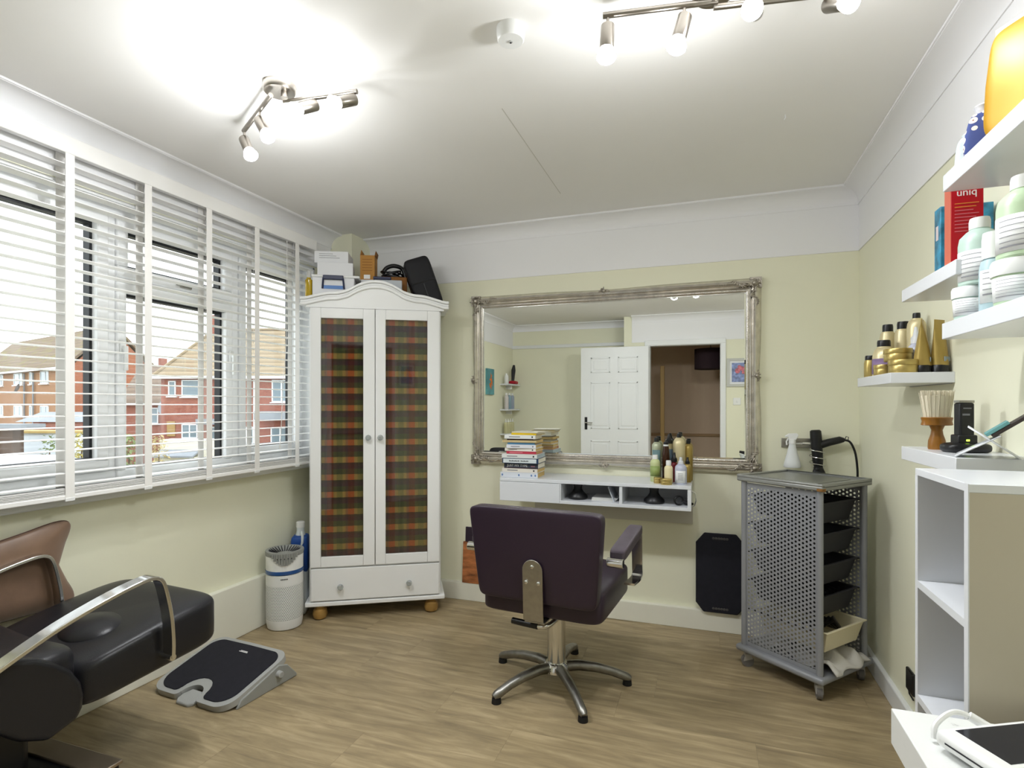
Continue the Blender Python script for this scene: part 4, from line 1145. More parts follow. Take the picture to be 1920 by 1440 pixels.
o = wl2.build('neck_label', WLAB, None); o.parent = bpy.data.objects['dropper_bottle']; o.location = (0.208, -3.175, -CT)
bottle('spray_can', 'silver green aerosol with black nozzle at the back left of the bottles', (-0.262, 3.225, CT), 0.235, 0.026, mat('silver_green_can', '#b9bfa5', 0.35, 0.4), BLKPL, 0.026, 0.013, lab=(TEAL, 0.35, 0.8, 55), neck=0.55, sh=0.1)
bottle('spray_can', 'pale gold tube bottle with tall pointed black cap', (-0.195, 3.235, CT), 0.255, 0.022, mat('pale_gold_grey', '#b7ab86', 0.4, 0.3), BLKPL, 0.052, 0.021, lab=(SLATE, 0.3, 0.85, 70), tip=0.006, neck=0.8, sh=0.08)
bottle('spray_can', 'wide pale gold aerosol with black nozzle behind the white bottles', (-0.140, 3.215, CT), 0.26, 0.034, GOLDP, BLKPL, 0.024, 0.012, neck=0.5, sh=0.13)
bottle('spray_can', 'slim gold aerosol at the right back of the console bottles', (-0.092, 3.235, CT), 0.225, 0.024, GOLDT, BLKPL, 0.024, 0.011, neck=0.5, sh=0.12)
bottle('serum_bottle', 'red serum bottle with tall black cap in the middle of the bottles', (-0.162, 3.145, CT), 0.16, 0.018, mat('dark_red_glass', '#6d1420', 0.2), BLKPL, 0.05, 0.015, tip=0.006, sh=0.2)
bottle('serum_bottle', 'gold bottle with black spray head beside the white labelled bottle', (-0.094, 3.165, CT), 0.135, 0.020, GOLDT, BLKPL, 0.036, 0.012, tip=0.006, sh=0.2)
bottle('lotion_bottle', 'cream lotion bottle with white cap beside the brown bottle', (-0.188, 3.085, CT), 0.122, 0.023, mat('cream_lotion', '#eadfb6', 0.35), WHITEPL, 0.026, 0.014, sh=0.18)
o, lo = bottle('shampoo_bottle', 'clear lilac bottle with square white label and pointed cap', (-0.125, 3.075, CT), 0.142, 0.031, mat('lilac_clear_plastic', '#bfc3d6', 0.2, coat=0.3), mat('frosted_nozzle', '#dcdfe4', 0.3), 0.036, 0.014, lab=(WLAB, 0.08, 0.68, 50), tip=0.007, sh=0.22)
for k in range(5):
    boxo('print_line', GREYINK, lo, -0.014, 0.012, -0.0335, -0.0325, 0.025 + 0.008 * k, 0.0265 + 0.008 * k)
def tin(label, loc, r, h, m1=GOLD, group=None):
    o = thing('pomade_tin', label, 'tin', loc, 0, group)
    MB().lathe([(r * 0.97, 0), (r, 0.002), (r, h * 0.58), (r * 0.985, h * 0.6)], 32).build('base', m1, o)
    MB().lathe([(r * 1.02, h * 0.6), (r * 1.03, h * 0.62), (r * 1.03, h * 0.95), (r * 1.0, h)], 32).build('lid', m1, o)
    return o
tin('gold tin with green tinted lid at the front of the console bottles', (-0.197, 3.035, CT), 0.030, 0.030)
tin('gold tin half hidden at the left front of the console bottles', (-0.243, 3.075, CT), 0.022, 0.030)

# ------------------------------------------------------------------ picture leaning on the skirting behind the chair
pa = thing('leaning_picture', 'orange striped picture leaning on the wall behind the chair', 'picture', (-1.41, 3.30, 0.113))
pa.rotation_euler = (R(-4), 0, 0)
boxo('canvas', mat('orange_brush_strokes', '#a8683c', 0.6, noise=(9, 0.7), stretch=(1, 1, 3)), pa, -0.075, 0.075, -0.02, 0, 0, 0.26)
boxo('dark_top_panel', mat('dark_plum_print', '#2e2030', 0.6), pa, -0.06, 0.075, -0.021, 0, 0.26, 0.355)
# ================================================================== STYLING CHAIR
ch = thing('styling_chair', 'aubergine salon chair on a chrome five-star base facing the mirror', 'chair', (-0.64, 2.447, 0), R(-5.5))
for k in range(5):
    a = R(88 + 72 * k + 5.5)
    c, s = math.cos(a), math.sin(a)
    prof = [(0.03, 0.075, 0.024), (0.10, 0.082, 0.023), (0.18, 0.074, 0.021), (0.25, 0.058, 0.019), (0.30, 0.040, 0.019), (0.318, 0.032, 0.019), (0.332, 0.026, 0.013)]
    lg = MB().tube([(c * r, s * r, z) for r, z, w in prof], [w for r, z, w in prof], 12).build('base_leg', ALU, ch)
    MB().cyl((c * 0.318, s * 0.318, 0), (c * 0.318, s * 0.318, 0.022), 0.021, 0.019, 18).build('glide_foot', BLACK, lg)
MB().lathe([(0.055, 0.055), (0.062, 0.06), (0.06, 0.085), (0.05, 0.097), (0.047, 0.10)], 32).build('hub', CHROME, ch)
MB().lathe([(0.041, 0.095), (0.041, 0.30), (0.039, 0.302), (0.039, 0.306), (0.042, 0.308), (0.042, 0.345), (0.03, 0.36)], 32).build('pump_column', CHROME, ch)
MB().tube([(-0.125, -0.21, 0.336), (-0.005, -0.21, 0.33)], 0.014, 10).build('pump_lever_grip', BLKPL, ch, bevel=0.003)
MB().tube(curve_pts([(-0.01, -0.21, 0.33), (0.03, -0.20, 0.333), (0.05, -0.14, 0.345), (0.05, -0.04, 0.352)]), 0.011, 10).build('pump_lever', CHROME, ch)
MB().pillow((0.055, -0.075, 0.352), (0.05, 0.045, 0.035), 0.5, 16, 10).build('lever_block', CHROME, ch)
boxo('seat_plate', STEEL, ch, -0.09, 0.09, -0.10, 0.12, 0.353, 0.368, bevel=0.004)
def seatfn(x, y, z):
    if z > 0: z += 0.012 * (1 - (x / 0.27) ** 2) - 0.01 * (1 - ((y + 0.05) / 0.3) ** 2)
    return (x, y, z)
MB().pillow((0, 0.035, 0.435), (0.54, 0.52, 0.135), 0.18, 48, 20, seatfn).build('seat', PURPLE, ch)
# backrest: tapered slab
def backfn(x, y, z):
    f = (z + 0.19) / 0.38
    return (x * (0.885 + 0.115 * f), y - 0.035 * f, z)
MB().pillow((0, -0.225, 0.637), (0.585, 0.07, 0.39), 0.12, 56, 24, backfn).build('backrest', PURPLE, ch)
pts = []
for zz_ in (0.625, 0.45):
    pass
bp = [(-0.044, 0.375), (0.044, 0.375)] + [(0.044 * math.cos(t), 0.585 + 0.044 * math.sin(t)) for t in [math.pi * k / 14 for k in range(15)]]
pl = MB().at((0, -0.252, 0), (R(2.8), 0, 0)).prism(bp, 'y', -0.006, 0.0).build('back_plate', STEEL, ch, bevel=0.0012)
pl.location = (0, 0, 0)
boxo('plate_fold', STEEL, ch, -0.044, 0.044, -0.262, 0.02, 0.362, 0.368, bevel=0.001)
for (x, z) in ((0, 0.60), (-0.027, 0.535), (0.027, 0.535)):
    MB().ball((x, -0.288, z), 0.0085, 12, 8, (1, 0.5, 1)).build('bolt', CHROME, ch)
for s in (-1, 1):
    arm = bpy.data.objects.new('armrest', None); col.objects.link(arm); arm.parent = ch; arm.empty_display_size = 0.05
    X = 0.318 * s
    pad = MB().at((X, 0.02, 0.668), (R(6), 0, 0)).pillow((0, 0, 0), (0.066, 0.38, 0.042), 0.25, 28, 12).build('arm_pad', PADPURPLE, arm)
    loop = [(X, -0.19, 0.622), (X, -0.10, 0.636), (X, 0.06, 0.655), (X, 0.20, 0.668), (X, 0.217, 0.655), (X, 0.222, 0.60), (X, 0.228, 0.50), (X, 0.232, 0.475), (X, 0.22, 0.463), (X, 0.17, 0.46), (X * 0.97, 0.10, 0.458)]
    MB().tube(loop, 0, flat=(0.048, 0.012, (1, 0, 0)) if False else (0.048, 0.012)).build('arm_frame', CHROME, arm, bevel=0.003) if False else None
    # flat chrome bar: wide in x, thin across the loop
    vs_ = []; n = len(loop)
    loop = curve_pts(loop, 4)
    P = [Vector(p) for p in loop]; n = len(P)
    for i in range(n):
        t = (P[min(i + 1, n - 1)] - P[max(i - 1, 0)]).normalized()
        nn = Vector((1, 0, 0)).cross(t).normalized()
        for (a, b) in ((-0.024, -0.005), (0.024, -0.005), (0.024, 0.005), (-0.024, 0.005)):
            vs_.append(P[i] + Vector((a, 0, 0)) + nn * b)
    fs = [(i * 4 + k, i * 4 + (k + 1) % 4, i * 4 + 4 + (k + 1) % 4, i * 4 + 4 + k) for i in range(n - 1) for k in range(4)] + [(3, 2, 1, 0), tuple((n - 1) * 4 + k for k in range(4))]
    MB().add(vs_, fs).build('arm_frame', CHROME, arm, bevel=0.002)
    MB().cyl((X - 0.033, -0.188, 0.628), (X + 0.033, -0.188, 0.628), 0.019, n=20).build('arm_end_tube', CHROME, arm, bevel=0.003)

# ================================================================== BACKWASH / BARBER CHAIR IN THE FOREGROUND
bc = thing('barber_chair', 'black salon chair with curved chrome arms at the lower left under the window', 'chair', (-2.022, 1.15, 0), R(-5))
BW = 0.285
def leg_fn(x, y, z):
    # long front cushion: rounded roll at the front, dished seat with a raised saddle
    f = (y + 0.47) / 0.94
    zz_ = z
    if z > 0:
        zz_ += 0.022 * math.exp(-((y - 0.26) / 0.16) ** 2) - 0.035 * math.exp(-((y + 0.05) / 0.2) ** 2) * math.exp(-(x / 0.16) ** 2)
        zz_ += 0.03 * math.exp(-((y - 0.06) / 0.05) ** 2) * math.exp(-(x / 0.07) ** 2)
    else:
        zz_ += 0.02 * max(0, y) - 0.05 * max(0, -y)
    return (x, y, zz_)
def front_fn(x, y, z):
    f = (y + 0.24) / 0.48
    top = 0.03 * math.sin(max(0, min(1, f)) * math.pi * 0.62) if z > 0 else 0.0
    dish = -0.016 * math.exp(-((y + 0.08) / 0.12) ** 2) * math.exp(-(x / 0.18) ** 2) if z > 0 else 0.0
    return (x, y, z + top + dish + 0.045 * (f - 0.5))
MB().pillow((0, 0.235, 0.437), (2 * BW, 0.50, 0.15), 0.3, 64, 28, front_fn).build('leg_cushion', BLKLEA, bc)
def rear_fn(x, y, z):
    return (x, y, z + (-0.02 * math.exp(-(x / 0.2) ** 2) if z > 0 else -z * (0.75 if y < 0.1 else 0.75 - 3.5 * (y - 0.1))))
MB().pillow((0, -0.25, 0.452), (2 * BW, 0.54, 0.22), 0.28, 64, 28, rear_fn).build('seat', BLKLEA, bc)
MB().at((0.05, 0.16, 0.498), (R(8), 0, R(-12))).pillow((0, 0, 0), (0.24, 0.18, 0.085), 0.95, 32, 16).build('pommel', BLKLEA, bc)
for s in (-1, 1):
    pr = []
    # rounded side pod: straight back, round front
    pr = [(-0.085, 0.318), (-0.01, 0.343), (0.004, 0.37), (0.008, 0.405), (0.0, 0.445), (-0.025, 0.49), (-0.065, 0.53), (-0.11, 0.56), (-0.17, 0.582), (-0.26, 0.60), (-0.5, 0.61), (-0.5, 0.45), (-0.24, 0.435), (-0.15, 0.35)]
    x0, x1 = (BW - 0.03, BW + 0.012) if s > 0 else (-BW - 0.012, -BW + 0.03)
    MB().prism(pr, 'x', x0, x1).build('side_panel', BLKLEA, bc, bevel=0.014, seg=3)
boxo('pedestal', BLKPL, bc, -0.2, 0.2, -0.42, -0.08, 0.185, 0.37, bevel=0.02)
# low square plinth with a bronze rim on its far and outer edges
BRONZE = mat('satin_bronze_metal', '#a59684', 0.35, 0.9)
def PL(): return MB().at((0, 0, 0), (0, 0, R(5)))
PL().box(-0.28, 0.366, -0.47, 0.034, 0.0, 0.19).build('base_plinth', BLKPL, bc, bevel=0.006)
PL().box(-0.284, 0.372, -0.034, 0.040, 0.186, 0.197).build('plinth_rim', BRONZE, bc, bevel=0.003)
PL().box(0.36, 0.372, -0.47, -0.03, 0.178, 0.195).build('plinth_rim', BRONZE, bc, bevel=0.003)
# reclined backrest behind (mostly out of frame)
MB().at((0, -0.47, 0.62), (R(18), 0, 0)).pillow((0, 0, 0), (0.52, 0.14, 0.30), 0.22, 40, 20).build('backrest', BLKLEA, bc)
def arm_loop(s):
    X = s * (0.325 if s > 0 else 0.305)
    pts = [(X, -0.27, 0.555), (X, -0.20, 0.59), (X, -0.08, 0.642), (X, 0.04, 0.68), (X, 0.12, 0.699), (X, 0.17, 0.706), (X, 0.195, 0.70), (X, 0.21, 0.682), (X, 0.222, 0.64), (X, 0.237, 0.56), (X, 0.243, 0.48), (X, 0.242, 0.425)]
    P = curve_pts(pts, 4); vs_ = []; n = len(P)
    for i in range(n):
        t = (P[min(i + 1, n - 1)] - P[max(i - 1, 0)]).normalized()
        nn = Vector((1, 0, 0)).cross(t).normalized()
        for (a, b) in ((-0.024, -0.006), (0.024, -0.006), (0.024, 0.006), (-0.024, 0.006)):
            vs_.append(P[i] + Vector((a, 0, 0)) + nn * b)
    fs = [(i * 4 + k, i * 4 + (k + 1) % 4, i * 4 + 4 + (k + 1) % 4, i * 4 + 4 + k) for i in range(n - 1) for k in range(4)] + [(3, 2, 1, 0), tuple((n - 1) * 4 + k for k in range(4))]
    a = MB().add(vs_, fs).build('chrome_arm', CHROME, bc, bevel=0.002, angle=50)
    for (y, z) in ((-0.27, 0.55), (0.242, 0.427)):
        MB().cyl((X - s * 0.06, y, z), (X + s * 0.02, y, z), 0.011, n=16).build('pivot_pin', CHROME, a)
arm_loop(1); arm_loop(-1)

# brown cushion wedged against the wall
pw = thing('scatter_cushion', 'brown satin cushion propped between the black chair and the wall', 'cushion', (-2.378, 1.23, 0.47), 0)
pw.rotation_euler = (R(4), R(2), 0)
def pil(x, y, z):
    # flat cushion in the y-z plane with drawn-out corners
    fy, fz = y / 0.27, z / 0.16
    ear = 1 + 0.26 * (abs(fy) * abs(fz)) ** 2
    k = 1 - 0.12 * (1 - abs(fz)) * abs(fy) ** 3
    return (x * (1 - 0.75 * max(abs(fy), abs(fz)) ** 4), y * ear * k, z * ear * (1 - 0.10 * (1 - abs(fy))))
MB().pillow((0, 0, 0.155), (0.085, 0.53, 0.31), 0.3, 56, 32, pil).build('cover', BROWNSATIN, pw)
def _sg(v, p): return math.copysign(abs(v) ** p, v)
rim = []
for k in range(72):
    a = 2 * math.pi * k / 72
    q = pil(0, _sg(math.cos(a), 0.3) * 0.265, _sg(math.sin(a), 0.3) * 0.155)
    rim.append((0, q[1], q[2] + 0.155))
MB().tube(rim, 0.0035, 6, closed=True).build('piping', mat('dark_brown_piping', '#5a4034', 0.6), pw)

# ================================================================== FOOT REST
fr = thing('foot_rest', 'grey tilting foot rest with black mat on the floor', 'foot rest', (-2.055, 1.93, 0), R(-5))
def fr_outline(k=0.0):
    o = []
    def arc(cx, cy, r, a0, a1, n=8):
        for i in range(n + 1):
            a = R(a0 + (a1 - a0) * i / n); o.append((cx + r * math.cos(a), cy + r * math.sin(a)))
    w, d = 0.235 - k, 0.18 - k
    arc(-w + 0.06, d - 0.03 - 0.03, 0.06, 180, 95)
    o.append((0, d + 0.002))
    arc(w - 0.06, d - 0.06, 0.06, 85, 0)
    arc(w - 0.075, -d + 0.075, 0.075, 0, -90)
    o.append((0.10 + k, -d)); arc(0.078 + k, -d + 0.022, 0.022, -90, -180, 5)
    arc(0.0, -d + 0.022, 0.054 + k, 0, 180, 10)
    arc(-0.078 - k, -d + 0.022, 0.022, 0, -90, 5)
    arc(-w + 0.075, -d + 0.075, 0.075, -90, -180)
    return o
def tilt(m): return m.at((0, 0, 0.062), (R(15), 0, 0))
tilt(MB()).prism(fr_outline(), 'z', -0.016, 0.012).build('platform', GREYPL, fr, bevel=0.008, seg=3)
tilt(MB()).prism(fr_outline(0.02), 'z', 0.010, 0.016).build('foot_mat', NAVYMAT, fr, bevel=0.003)
tilt(MB()).prism([(-0.035, -0.20), (0.035, -0.20), (0.05, -0.18), (0.05, -0.155), (0.03, -0.12), (-0.03, -0.12), (-0.05, -0.155), (-0.05, -0.18)], 'z', -0.018, 0.002).build('pedal', GREYPL, fr, bevel=0.007, seg=3)
for s in (-1, 1):
    pr = [(-0.12, 0.0), (0.205, 0.0), (0.205, 0.012), (0.15, 0.075), (0.10, 0.092), (0.03, 0.07), (-0.10, 0.03)]
    side = MB().prism(pr, 'x', s * 0.235 - 0.006, s * 0.235 + 0.006).build('side_bracket', GREYPL2, fr, bevel=0.004)
    MB().cyl((s * 0.238, 0.095, 0.055), (s * 0.262, 0.095, 0.055), 0.016, 0.014, 16).build('tilt_knob', GREYPL, side, bevel=0.003)
lg = MB().at((0, 0, 0.062), (R(15), 0, 0))
lg.box(-0.012, 0.03, 0.118, 0.121, 0.0158, 0.0164); lg.box(-0.018, 0.034, 0.112, 0.116, 0.0158, 0.0164)
lg.build('logo_mark', WHITEINK, fr)
# ================================================================== ROLLING TROLLEY
tr = thing('salon_trolley', 'grey metal rolling trolley with perforated sides and pull-out trays', 'trolley', (0.43, 2.92, 0), R(-40))
hx, hy = 0.185, 0.175
boxo('base_board', GREYMET, tr, -0.215, 0.215, -0.205, 0.205, 0.075, 0.105, bevel=0.012, seg=3)
boxo('top_tray', mat('grey_top_metal', '#9b9c99', 0.38, 0.55), tr, -0.21, 0.21, -0.20, 0.20, 0.893, 0.915, bevel=0.006)
m = MB()
for a in ((-0.21, 0.21, -0.20, -0.186), (-0.21, 0.21, 0.186, 0.20), (-0.21, -0.196, -0.186, 0.186), (0.196, 0.21, -0.186, 0.186)):
    m.box(a[0], a[1], a[2], a[3], 0.912, 0.924)
m.build('top_lip', MATS['grey_top_metal'], tr, bevel=0.004)
boxo('rust_corner', mat('rusty_edge', '#8a6230', 0.7, 0.3, noise=(60, 0.4)), tr, 0.185, 0.2115, -0.2015, -0.175, 0.8925, 0.905, bevel=0.002)
MB().box(-0.15, 0.15, -0.13, 0.13, 0.9152, 0.9175).build('tray_mat', mat('brushed_grey_sheet', '#8f918c', 0.35, 0.5), tr, bevel=0.001)
for sx in (-1, 1):
    for sy in (-1, 1):
        MB().cyl((sx * hx, sy * hy, 0.10), (sx * hx, sy * hy, 0.895), 0.0135, n=18).build('post', GREYMET, tr)
        cst = bpy.data.objects.new('caster', None); col.objects.link(cst); cst.parent = tr; cst.empty_display_size = 0.03
        px, py = sx * 0.175, sy * 0.165
        MB().cyl((px, py, 0.05), (px, py, 0.076), 0.011, n=12).build('stem', CHROME, cst)
        MB().at((px, py, 0.028), (0, 0, R(40 * sx))).cyl((-0.011, 0, 0), (0.011, 0, 0), 0.0278, n=20).build('wheel', mat('grey_rubber_wheel', '#6d6a68', 0.6), cst)
        MB().at((px, py, 0.028), (0, 0, R(40 * sx))).prism([(-0.02, 0.0), (0.022, 0.012), (0.014, 0.034), (-0.012, 0.034)], 'x', -0.015, 0.015).build('fork', mat('translucent_fork', '#a7a39c', 0.4), cst)
# perforated sheet: hexagonal cells each with a real hole
def perforated(name, w, h, pitch, hole, mtl, parent):
    """sheet of hexagonal cells in staggered columns, each with a real round hole"""
    vs_ = []; fs = []
    Rc = pitch / math.sqrt(3); dx = pitch * 0.866
    nx = int(w / dx); nz = int(h / pitch)
    for i in range(nx):
        for j in range(nz):
            cx = -nx * dx / 2 + dx * (i + 0.5); cz = pitch * (j + 0.5 + 0.5 * (i % 2))
            if cz > h - pitch * 0.3: continue
            o = len(vs_)
            for k in range(12):
                a = R(30 * k); rr_ = Rc if k % 2 == 0 else Rc * 0.866
                vs_.append((cx + rr_ * math.cos(a), 0, cz + rr_ * math.sin(a)))
            for k in range(12):
                a = R(30 * k); vs_.append((cx + hole * math.cos(a), 0, cz + hole * math.sin(a)))
            fs += [(o + k, o + (k + 1) % 12, o + 12 + (k + 1) % 12, o + 12 + k) for k in range(12)]
    o = MB().add(vs_, fs)
    e = nx * dx / 2
    o.box(-w / 2 - 0.002, w / 2 + 0.002, -0.0006, 0.0006, -0.012, pitch * 0.3); o.box(-w / 2 - 0.002, w / 2 + 0.002, -0.0006, 0.0006, h - pitch * 0.9, h + 0.004)
    o.box(-w / 2 - 0.004, -e + 0.002, -0.0006, 0.0006, 0, h); o.box(e - 0.002, w / 2 + 0.004, -0.0006, 0.0006, 0, h)
    return o.build(name, mtl, parent, smooth=False)
pf1 = perforated('perforated_panel', 0.345, 0.765, 0.0195, 0.0052, GREYMET, tr)
pf1.location = (0, -hy, 0.118)
pf2 = share(pf1, 'perforated_panel', tr, (0, hy, 0.118))
def tray(z, mtl, pull=0.0, h=0.095):
    t = bpy.data.objects.new('tray', None); col.objects.link(t); t.parent = tr; t.empty_display_size = 0.03
    t.location = (pull, 0, z - h)
    a, b = 0.165, 0.148
    ot = [(-a, -b), (a, -b), (a, b), (-a, b)]
    m = MB()
    k = 0.86
    outer_t = [(x, y, h) for x, y in ot]; outer_b = [(x * k, y * k, 0) for x, y in ot]
    inner_t = [(x * 0.97, y * 0.97, h) for x, y in ot]; inner_b = [(x * k * 0.96, y * k * 0.96, 0.004) for x, y in ot]
    vs_ = outer_t + outer_b + inner_t + inner_b
    fs = []
    for q in range(4):
        n = (q + 1) % 4
        fs += [(4 + q, 4 + n, n, q), (q, n, 8 + n, 8 + q), (8 + q, 8 + n, 12 + n, 12 + q)]
    fs += [(7, 6, 5, 4), (12, 13, 14, 15)]
    m.add(vs_, fs); m.build('tray_body', mtl, t, bevel=0.003)
    rim = MB()
    for aa in ((-a - 0.008, a + 0.008, -b - 0.008, -b + 0.003), (-a - 0.008, a + 0.008, b - 0.003, b + 0.008), (-a - 0.008, -a + 0.003, -b, b), (a - 0.003, a + 0.008, -b, b)):
        rim.box(aa[0], aa[1], aa[2], aa[3], h - 0.004, h + 0.002)
    rim.build('tray_rim', mtl, t, bevel=0.002)
    for sy in (-1, 1):
        boxo('runner', DKPL, tr, -0.17, 0.17, sy * 0.162 - 0.006, sy * 0.162 + 0.006, z - 0.008, z - 0.003)
    return t
for z in (0.83, 0.695, 0.56, 0.425): tray(z, DKPL)
tray(0.285, CREAMPL, 0.035)
def on_tr(x, y, z):
    c, s = math.cos(R(-40)), math.sin(R(-40)); return (0.43 + c * x - s * y, 2.92 + s * x + c * y, z)
# towels and tools inside the trolley
tw = thing('towel', 'crumpled white towel on the bottom board of the trolley', 'towel', on_tr(0.06, 0.0, 0.106), R(-40))
rr = random.Random(5)
nx, ny = 34, 26; vs_ = []; fs = []
for j in range(ny + 1):
    for i in range(nx + 1):
        x = -0.16 + 0.33 * i / nx; y = -0.14 + 0.29 * j / ny
        z = 0.02 + 0.02 * math.sin(y * 60 + 3 * math.sin(x * 12)) + 0.012 * math.sin(x * 31 + y * 20) + 0.03 * math.exp(-((y - 0.05) / 0.09) ** 2)
        z *= min(1, (0.17 - x) / 0.05 + 0.15) if x > 0.1 else 1
        vs_.append((x + 0.012 * math.sin(y * 40), y, max(0.004, z)))
for j in range(ny):
    for i in range(nx):
        a = j * (nx + 1) + i; fs.append((a, a + 1, a + nx + 2, a + nx + 1))
MB().add(vs_, fs).build('cloth', mat('white_towelling', '#cfccc6', 0.95, bump=(300, 0.4)), tw, solid=0.006)
tl = thing('hair_clips', 'tangle of black styling tools resting in the cream tray', 'hair tool', on_tr(0.06, 0.01, 0.206), R(-40))
for q in range(5):
    MB().tube([(0.02 * q - 0.08, -0.06 + 0.02 * q, 0.015), (0.02 * q, 0.0, 0.06 + 0.008 * q), (0.04 + 0.01 * q, 0.06, 0.03)], [0.008, 0.014, 0.008], 8).build('tool', BLKPL, tl)
tl = thing('curling_tongs', 'black tools lying in the lowest black tray of the trolley', 'hair tool', on_tr(0.03, 0.0, 0.346), R(-40))
for q in range(4):
    MB().tube([(-0.1, -0.05 + 0.03 * q, 0.04), (0.0, -0.03 + 0.03 * q, 0.085), (0.11, -0.04 + 0.03 * q, 0.075)], [0.01, 0.017, 0.012], 8).build('tool', BLKPL, tl)
tl = thing('hair_dryer', 'dark tool lying on the towel at the trolley bottom', 'hair tool', on_tr(-0.02, -0.02, 0.165), R(-40))
MB().tube([(-0.1, 0, 0.0), (0, 0, 0.012), (0.13, 0.03, 0.01)], [0.022, 0.028, 0.02], 12).build('barrel', BLKPL, tl)
MB().tube([(0.0, 0, 0.01), (0.03, -0.07, 0.0), (0.04, -0.1, -0.02)], [0.016, 0.014, 0.012], 10).build('grip', BLKPL, tl)

# ================================================================== BLACK MAT AGAINST THE WALL
mt = thing('anti_fatigue_mat', 'black octagonal work mat with cut-out handles leaning on the back wall', 'mat', (0.075, YB - 0.045, 0.1125))
mt.rotation_euler = (R(-2.5), 0, 0)
w, h_ = 0.128, 0.435
pr = [(-w + 0.04, 0), (w - 0.04, 0), (w, 0.05), (w, h_ - 0.055), (w - 0.045, h_), (-w + 0.045, h_), (-w, h_ - 0.055), (-w, 0.05)]
MB().prism(pr, 'y', -0.014, 0.0).build('body', NAVYMAT, mt, bevel=0.006, seg=3)
for z in (0.024, h_ - 0.028):
    m = MB()
    for k in range(6): m.ball((-0.035 + 0.014 * k, -0.0145, z), 0.008, 10, 6, (1, 0.25, 0.9))
    m.build('handle_grip', mat('grey_mat_handle', '#4c4a48', 0.7), mt)

# ================================================================== DRYER HOLDER ON THE BACK WALL
dh = thing('dryer_holder', 'wall mounted steel rail with wire coil for a hair dryer', 'holder', (0.46, YB, 1.055))
boxo('back_plate', STEEL, dh, -0.075, 0.075, -0.012, 0, -0.024, 0.026, bevel=0.002)
MB().tube([(-0.055, -0.014, 0.0), (-0.055, -0.05, 0.0), (0.03, -0.05, 0.0), (0.03, -0.014, 0)], 0.006, 8).build('bar', CHROME, dh)
MB().cyl((0.02, -0.05, 0), (0.06, -0.05, 0), 0.009, n=14).build('bar_sleeve', CHROME, dh)
pts = [(0.088 + 0.036 * math.cos(t), -0.062 + 0.036 * math.sin(t), -0.01 - 0.034 * t / 6.283) for t in [k * 0.3 + 1.9 for k in range(64)]]
MB().tube([(0.07, -0.01, 0.0)] + pts + [(pts[-1][0] + 0.02, pts[-1][1] - 0.005, pts[-1][2] + 0.004)], 0.0028, 8).build('wire_coil', CHROME, dh)
hd = thing('hair_dryer', 'black hair dryer hanging nose down in the wire coil', 'hair dryer', (0.548, YB - 0.062, 1.0))
hd.rotation_euler = (0, R(-4), 0)
MB().lathe([(0.024, -0.075), (0.021, -0.06), (0.0225, -0.05), (0.0255, -0.03), (0.0265, 0.03), (0.0275, 0.10), (0.0265, 0.123), (0.02, 0.129)], 28).build('barrel', BLKPL, hd)
MB().at((0, 0, -0.075), (0, 0, 0), (1, 0.5, 1)).lathe([(0.032, -0.022), (0.024, 0.0), (0.021, 0.012)], 24).build('nozzle', BLKPL, hd)
MB().tube([(0.015, 0, 0.05), (0.06, 0, 0.062), (0.11, 0, 0.072), (0.128, 0, 0.07)], [0.021, 0.0195, 0.018, 0.011], 14).build('handle', BLKPL, hd)
MB().tube(curve_pts([(0.125, 0, 0.07), (0.15, 0, 0.062), (0.166, 0, 0.03), (0.176, 0.005, -0.02), (0.178, 0.01, -0.10), (0.172, 0.02, -0.18), (0.165, 0.03, -0.30)]), 0.0055, 8).build('cord', BLKPL, hd)
MB().tube([(0.132, 0, 0.074), (0.138, 0, 0.088), (0.148, 0, 0.084), (0.145, 0, 0.068)], 0.002, 6).build('hanging_loop', BLKPL, hd)
sp = thing('trigger_spray', 'white trigger spray bottle hung on the steel rail', 'spray bottle', (0.43, YB - 0.066, 0.93))
MB().lathe([(0.040, 0), (0.043, 0.006), (0.038, 0.03), (0.027, 0.07), (0.017, 0.115), (0.0145, 0.13)], 24, sy=0.8).build('body', mat('frosted_white_plastic', '#e4e7e8', 0.4), sp)
MB().lathe([(0.017, 0.125), (0.017, 0.145), (0.012, 0.15)], 20).build('collar', WHITEPL, sp)
m = MB(); m.prism([(-0.02, 0.145), (0.018, 0.145), (0.03, 0.17), (0.022, 0.18), (-0.018, 0.178), (-0.035, 0.165), (-0.033, 0.158), (-0.02, 0.16)], 'y', -0.009, 0.009)
m.build('spray_head', WHITEPL, sp, bevel=0.003)
MB().tube([(-0.018, 0, 0.155), (-0.028, 0, 0.135), (-0.026, 0, 0.118)], 0.004, 8).build('trigger', WHITEPL, sp)

# ================================================================== SHELVES ON THE RIGHT WALL
def shelf(label, y0, y1, z0, z1):
    o = thing('floating_shelf', label, 'shelf', (XR, (y0 + y1) / 2, z0), 0, 'floating shelves on the right wall')
    d = (y1 - y0) / 2
    boxo('board', LAMIN, o, -0.177, 0.0, -d, d, 0, z1 - z0, bevel=0.0015)
    boxo('wall_bracket', GREYPL, o, -0.006, 0.0, -d + 0.02, d - 0.02, -0.003, 0.0)
    return o
shelf('white floating shelf crowded with gold hair products near the corner', 2.142, 2.562, 1.331, 1.366)
shelf('white floating shelf carrying the red and blue cartons', 1.635, 2.030, 1.578, 1.615)
shelf('white floating shelf loaded with stacked white jars', 1.295, 1.719, 1.428, 1.469)
shelf('topmost white floating shelf holding the yellow pack', 1.290, 1.712, 1.805, 1.847)
shelf('lowest white floating shelf with the neck brush and clipper', 1.634, 2.033, 1.091, 1.131)

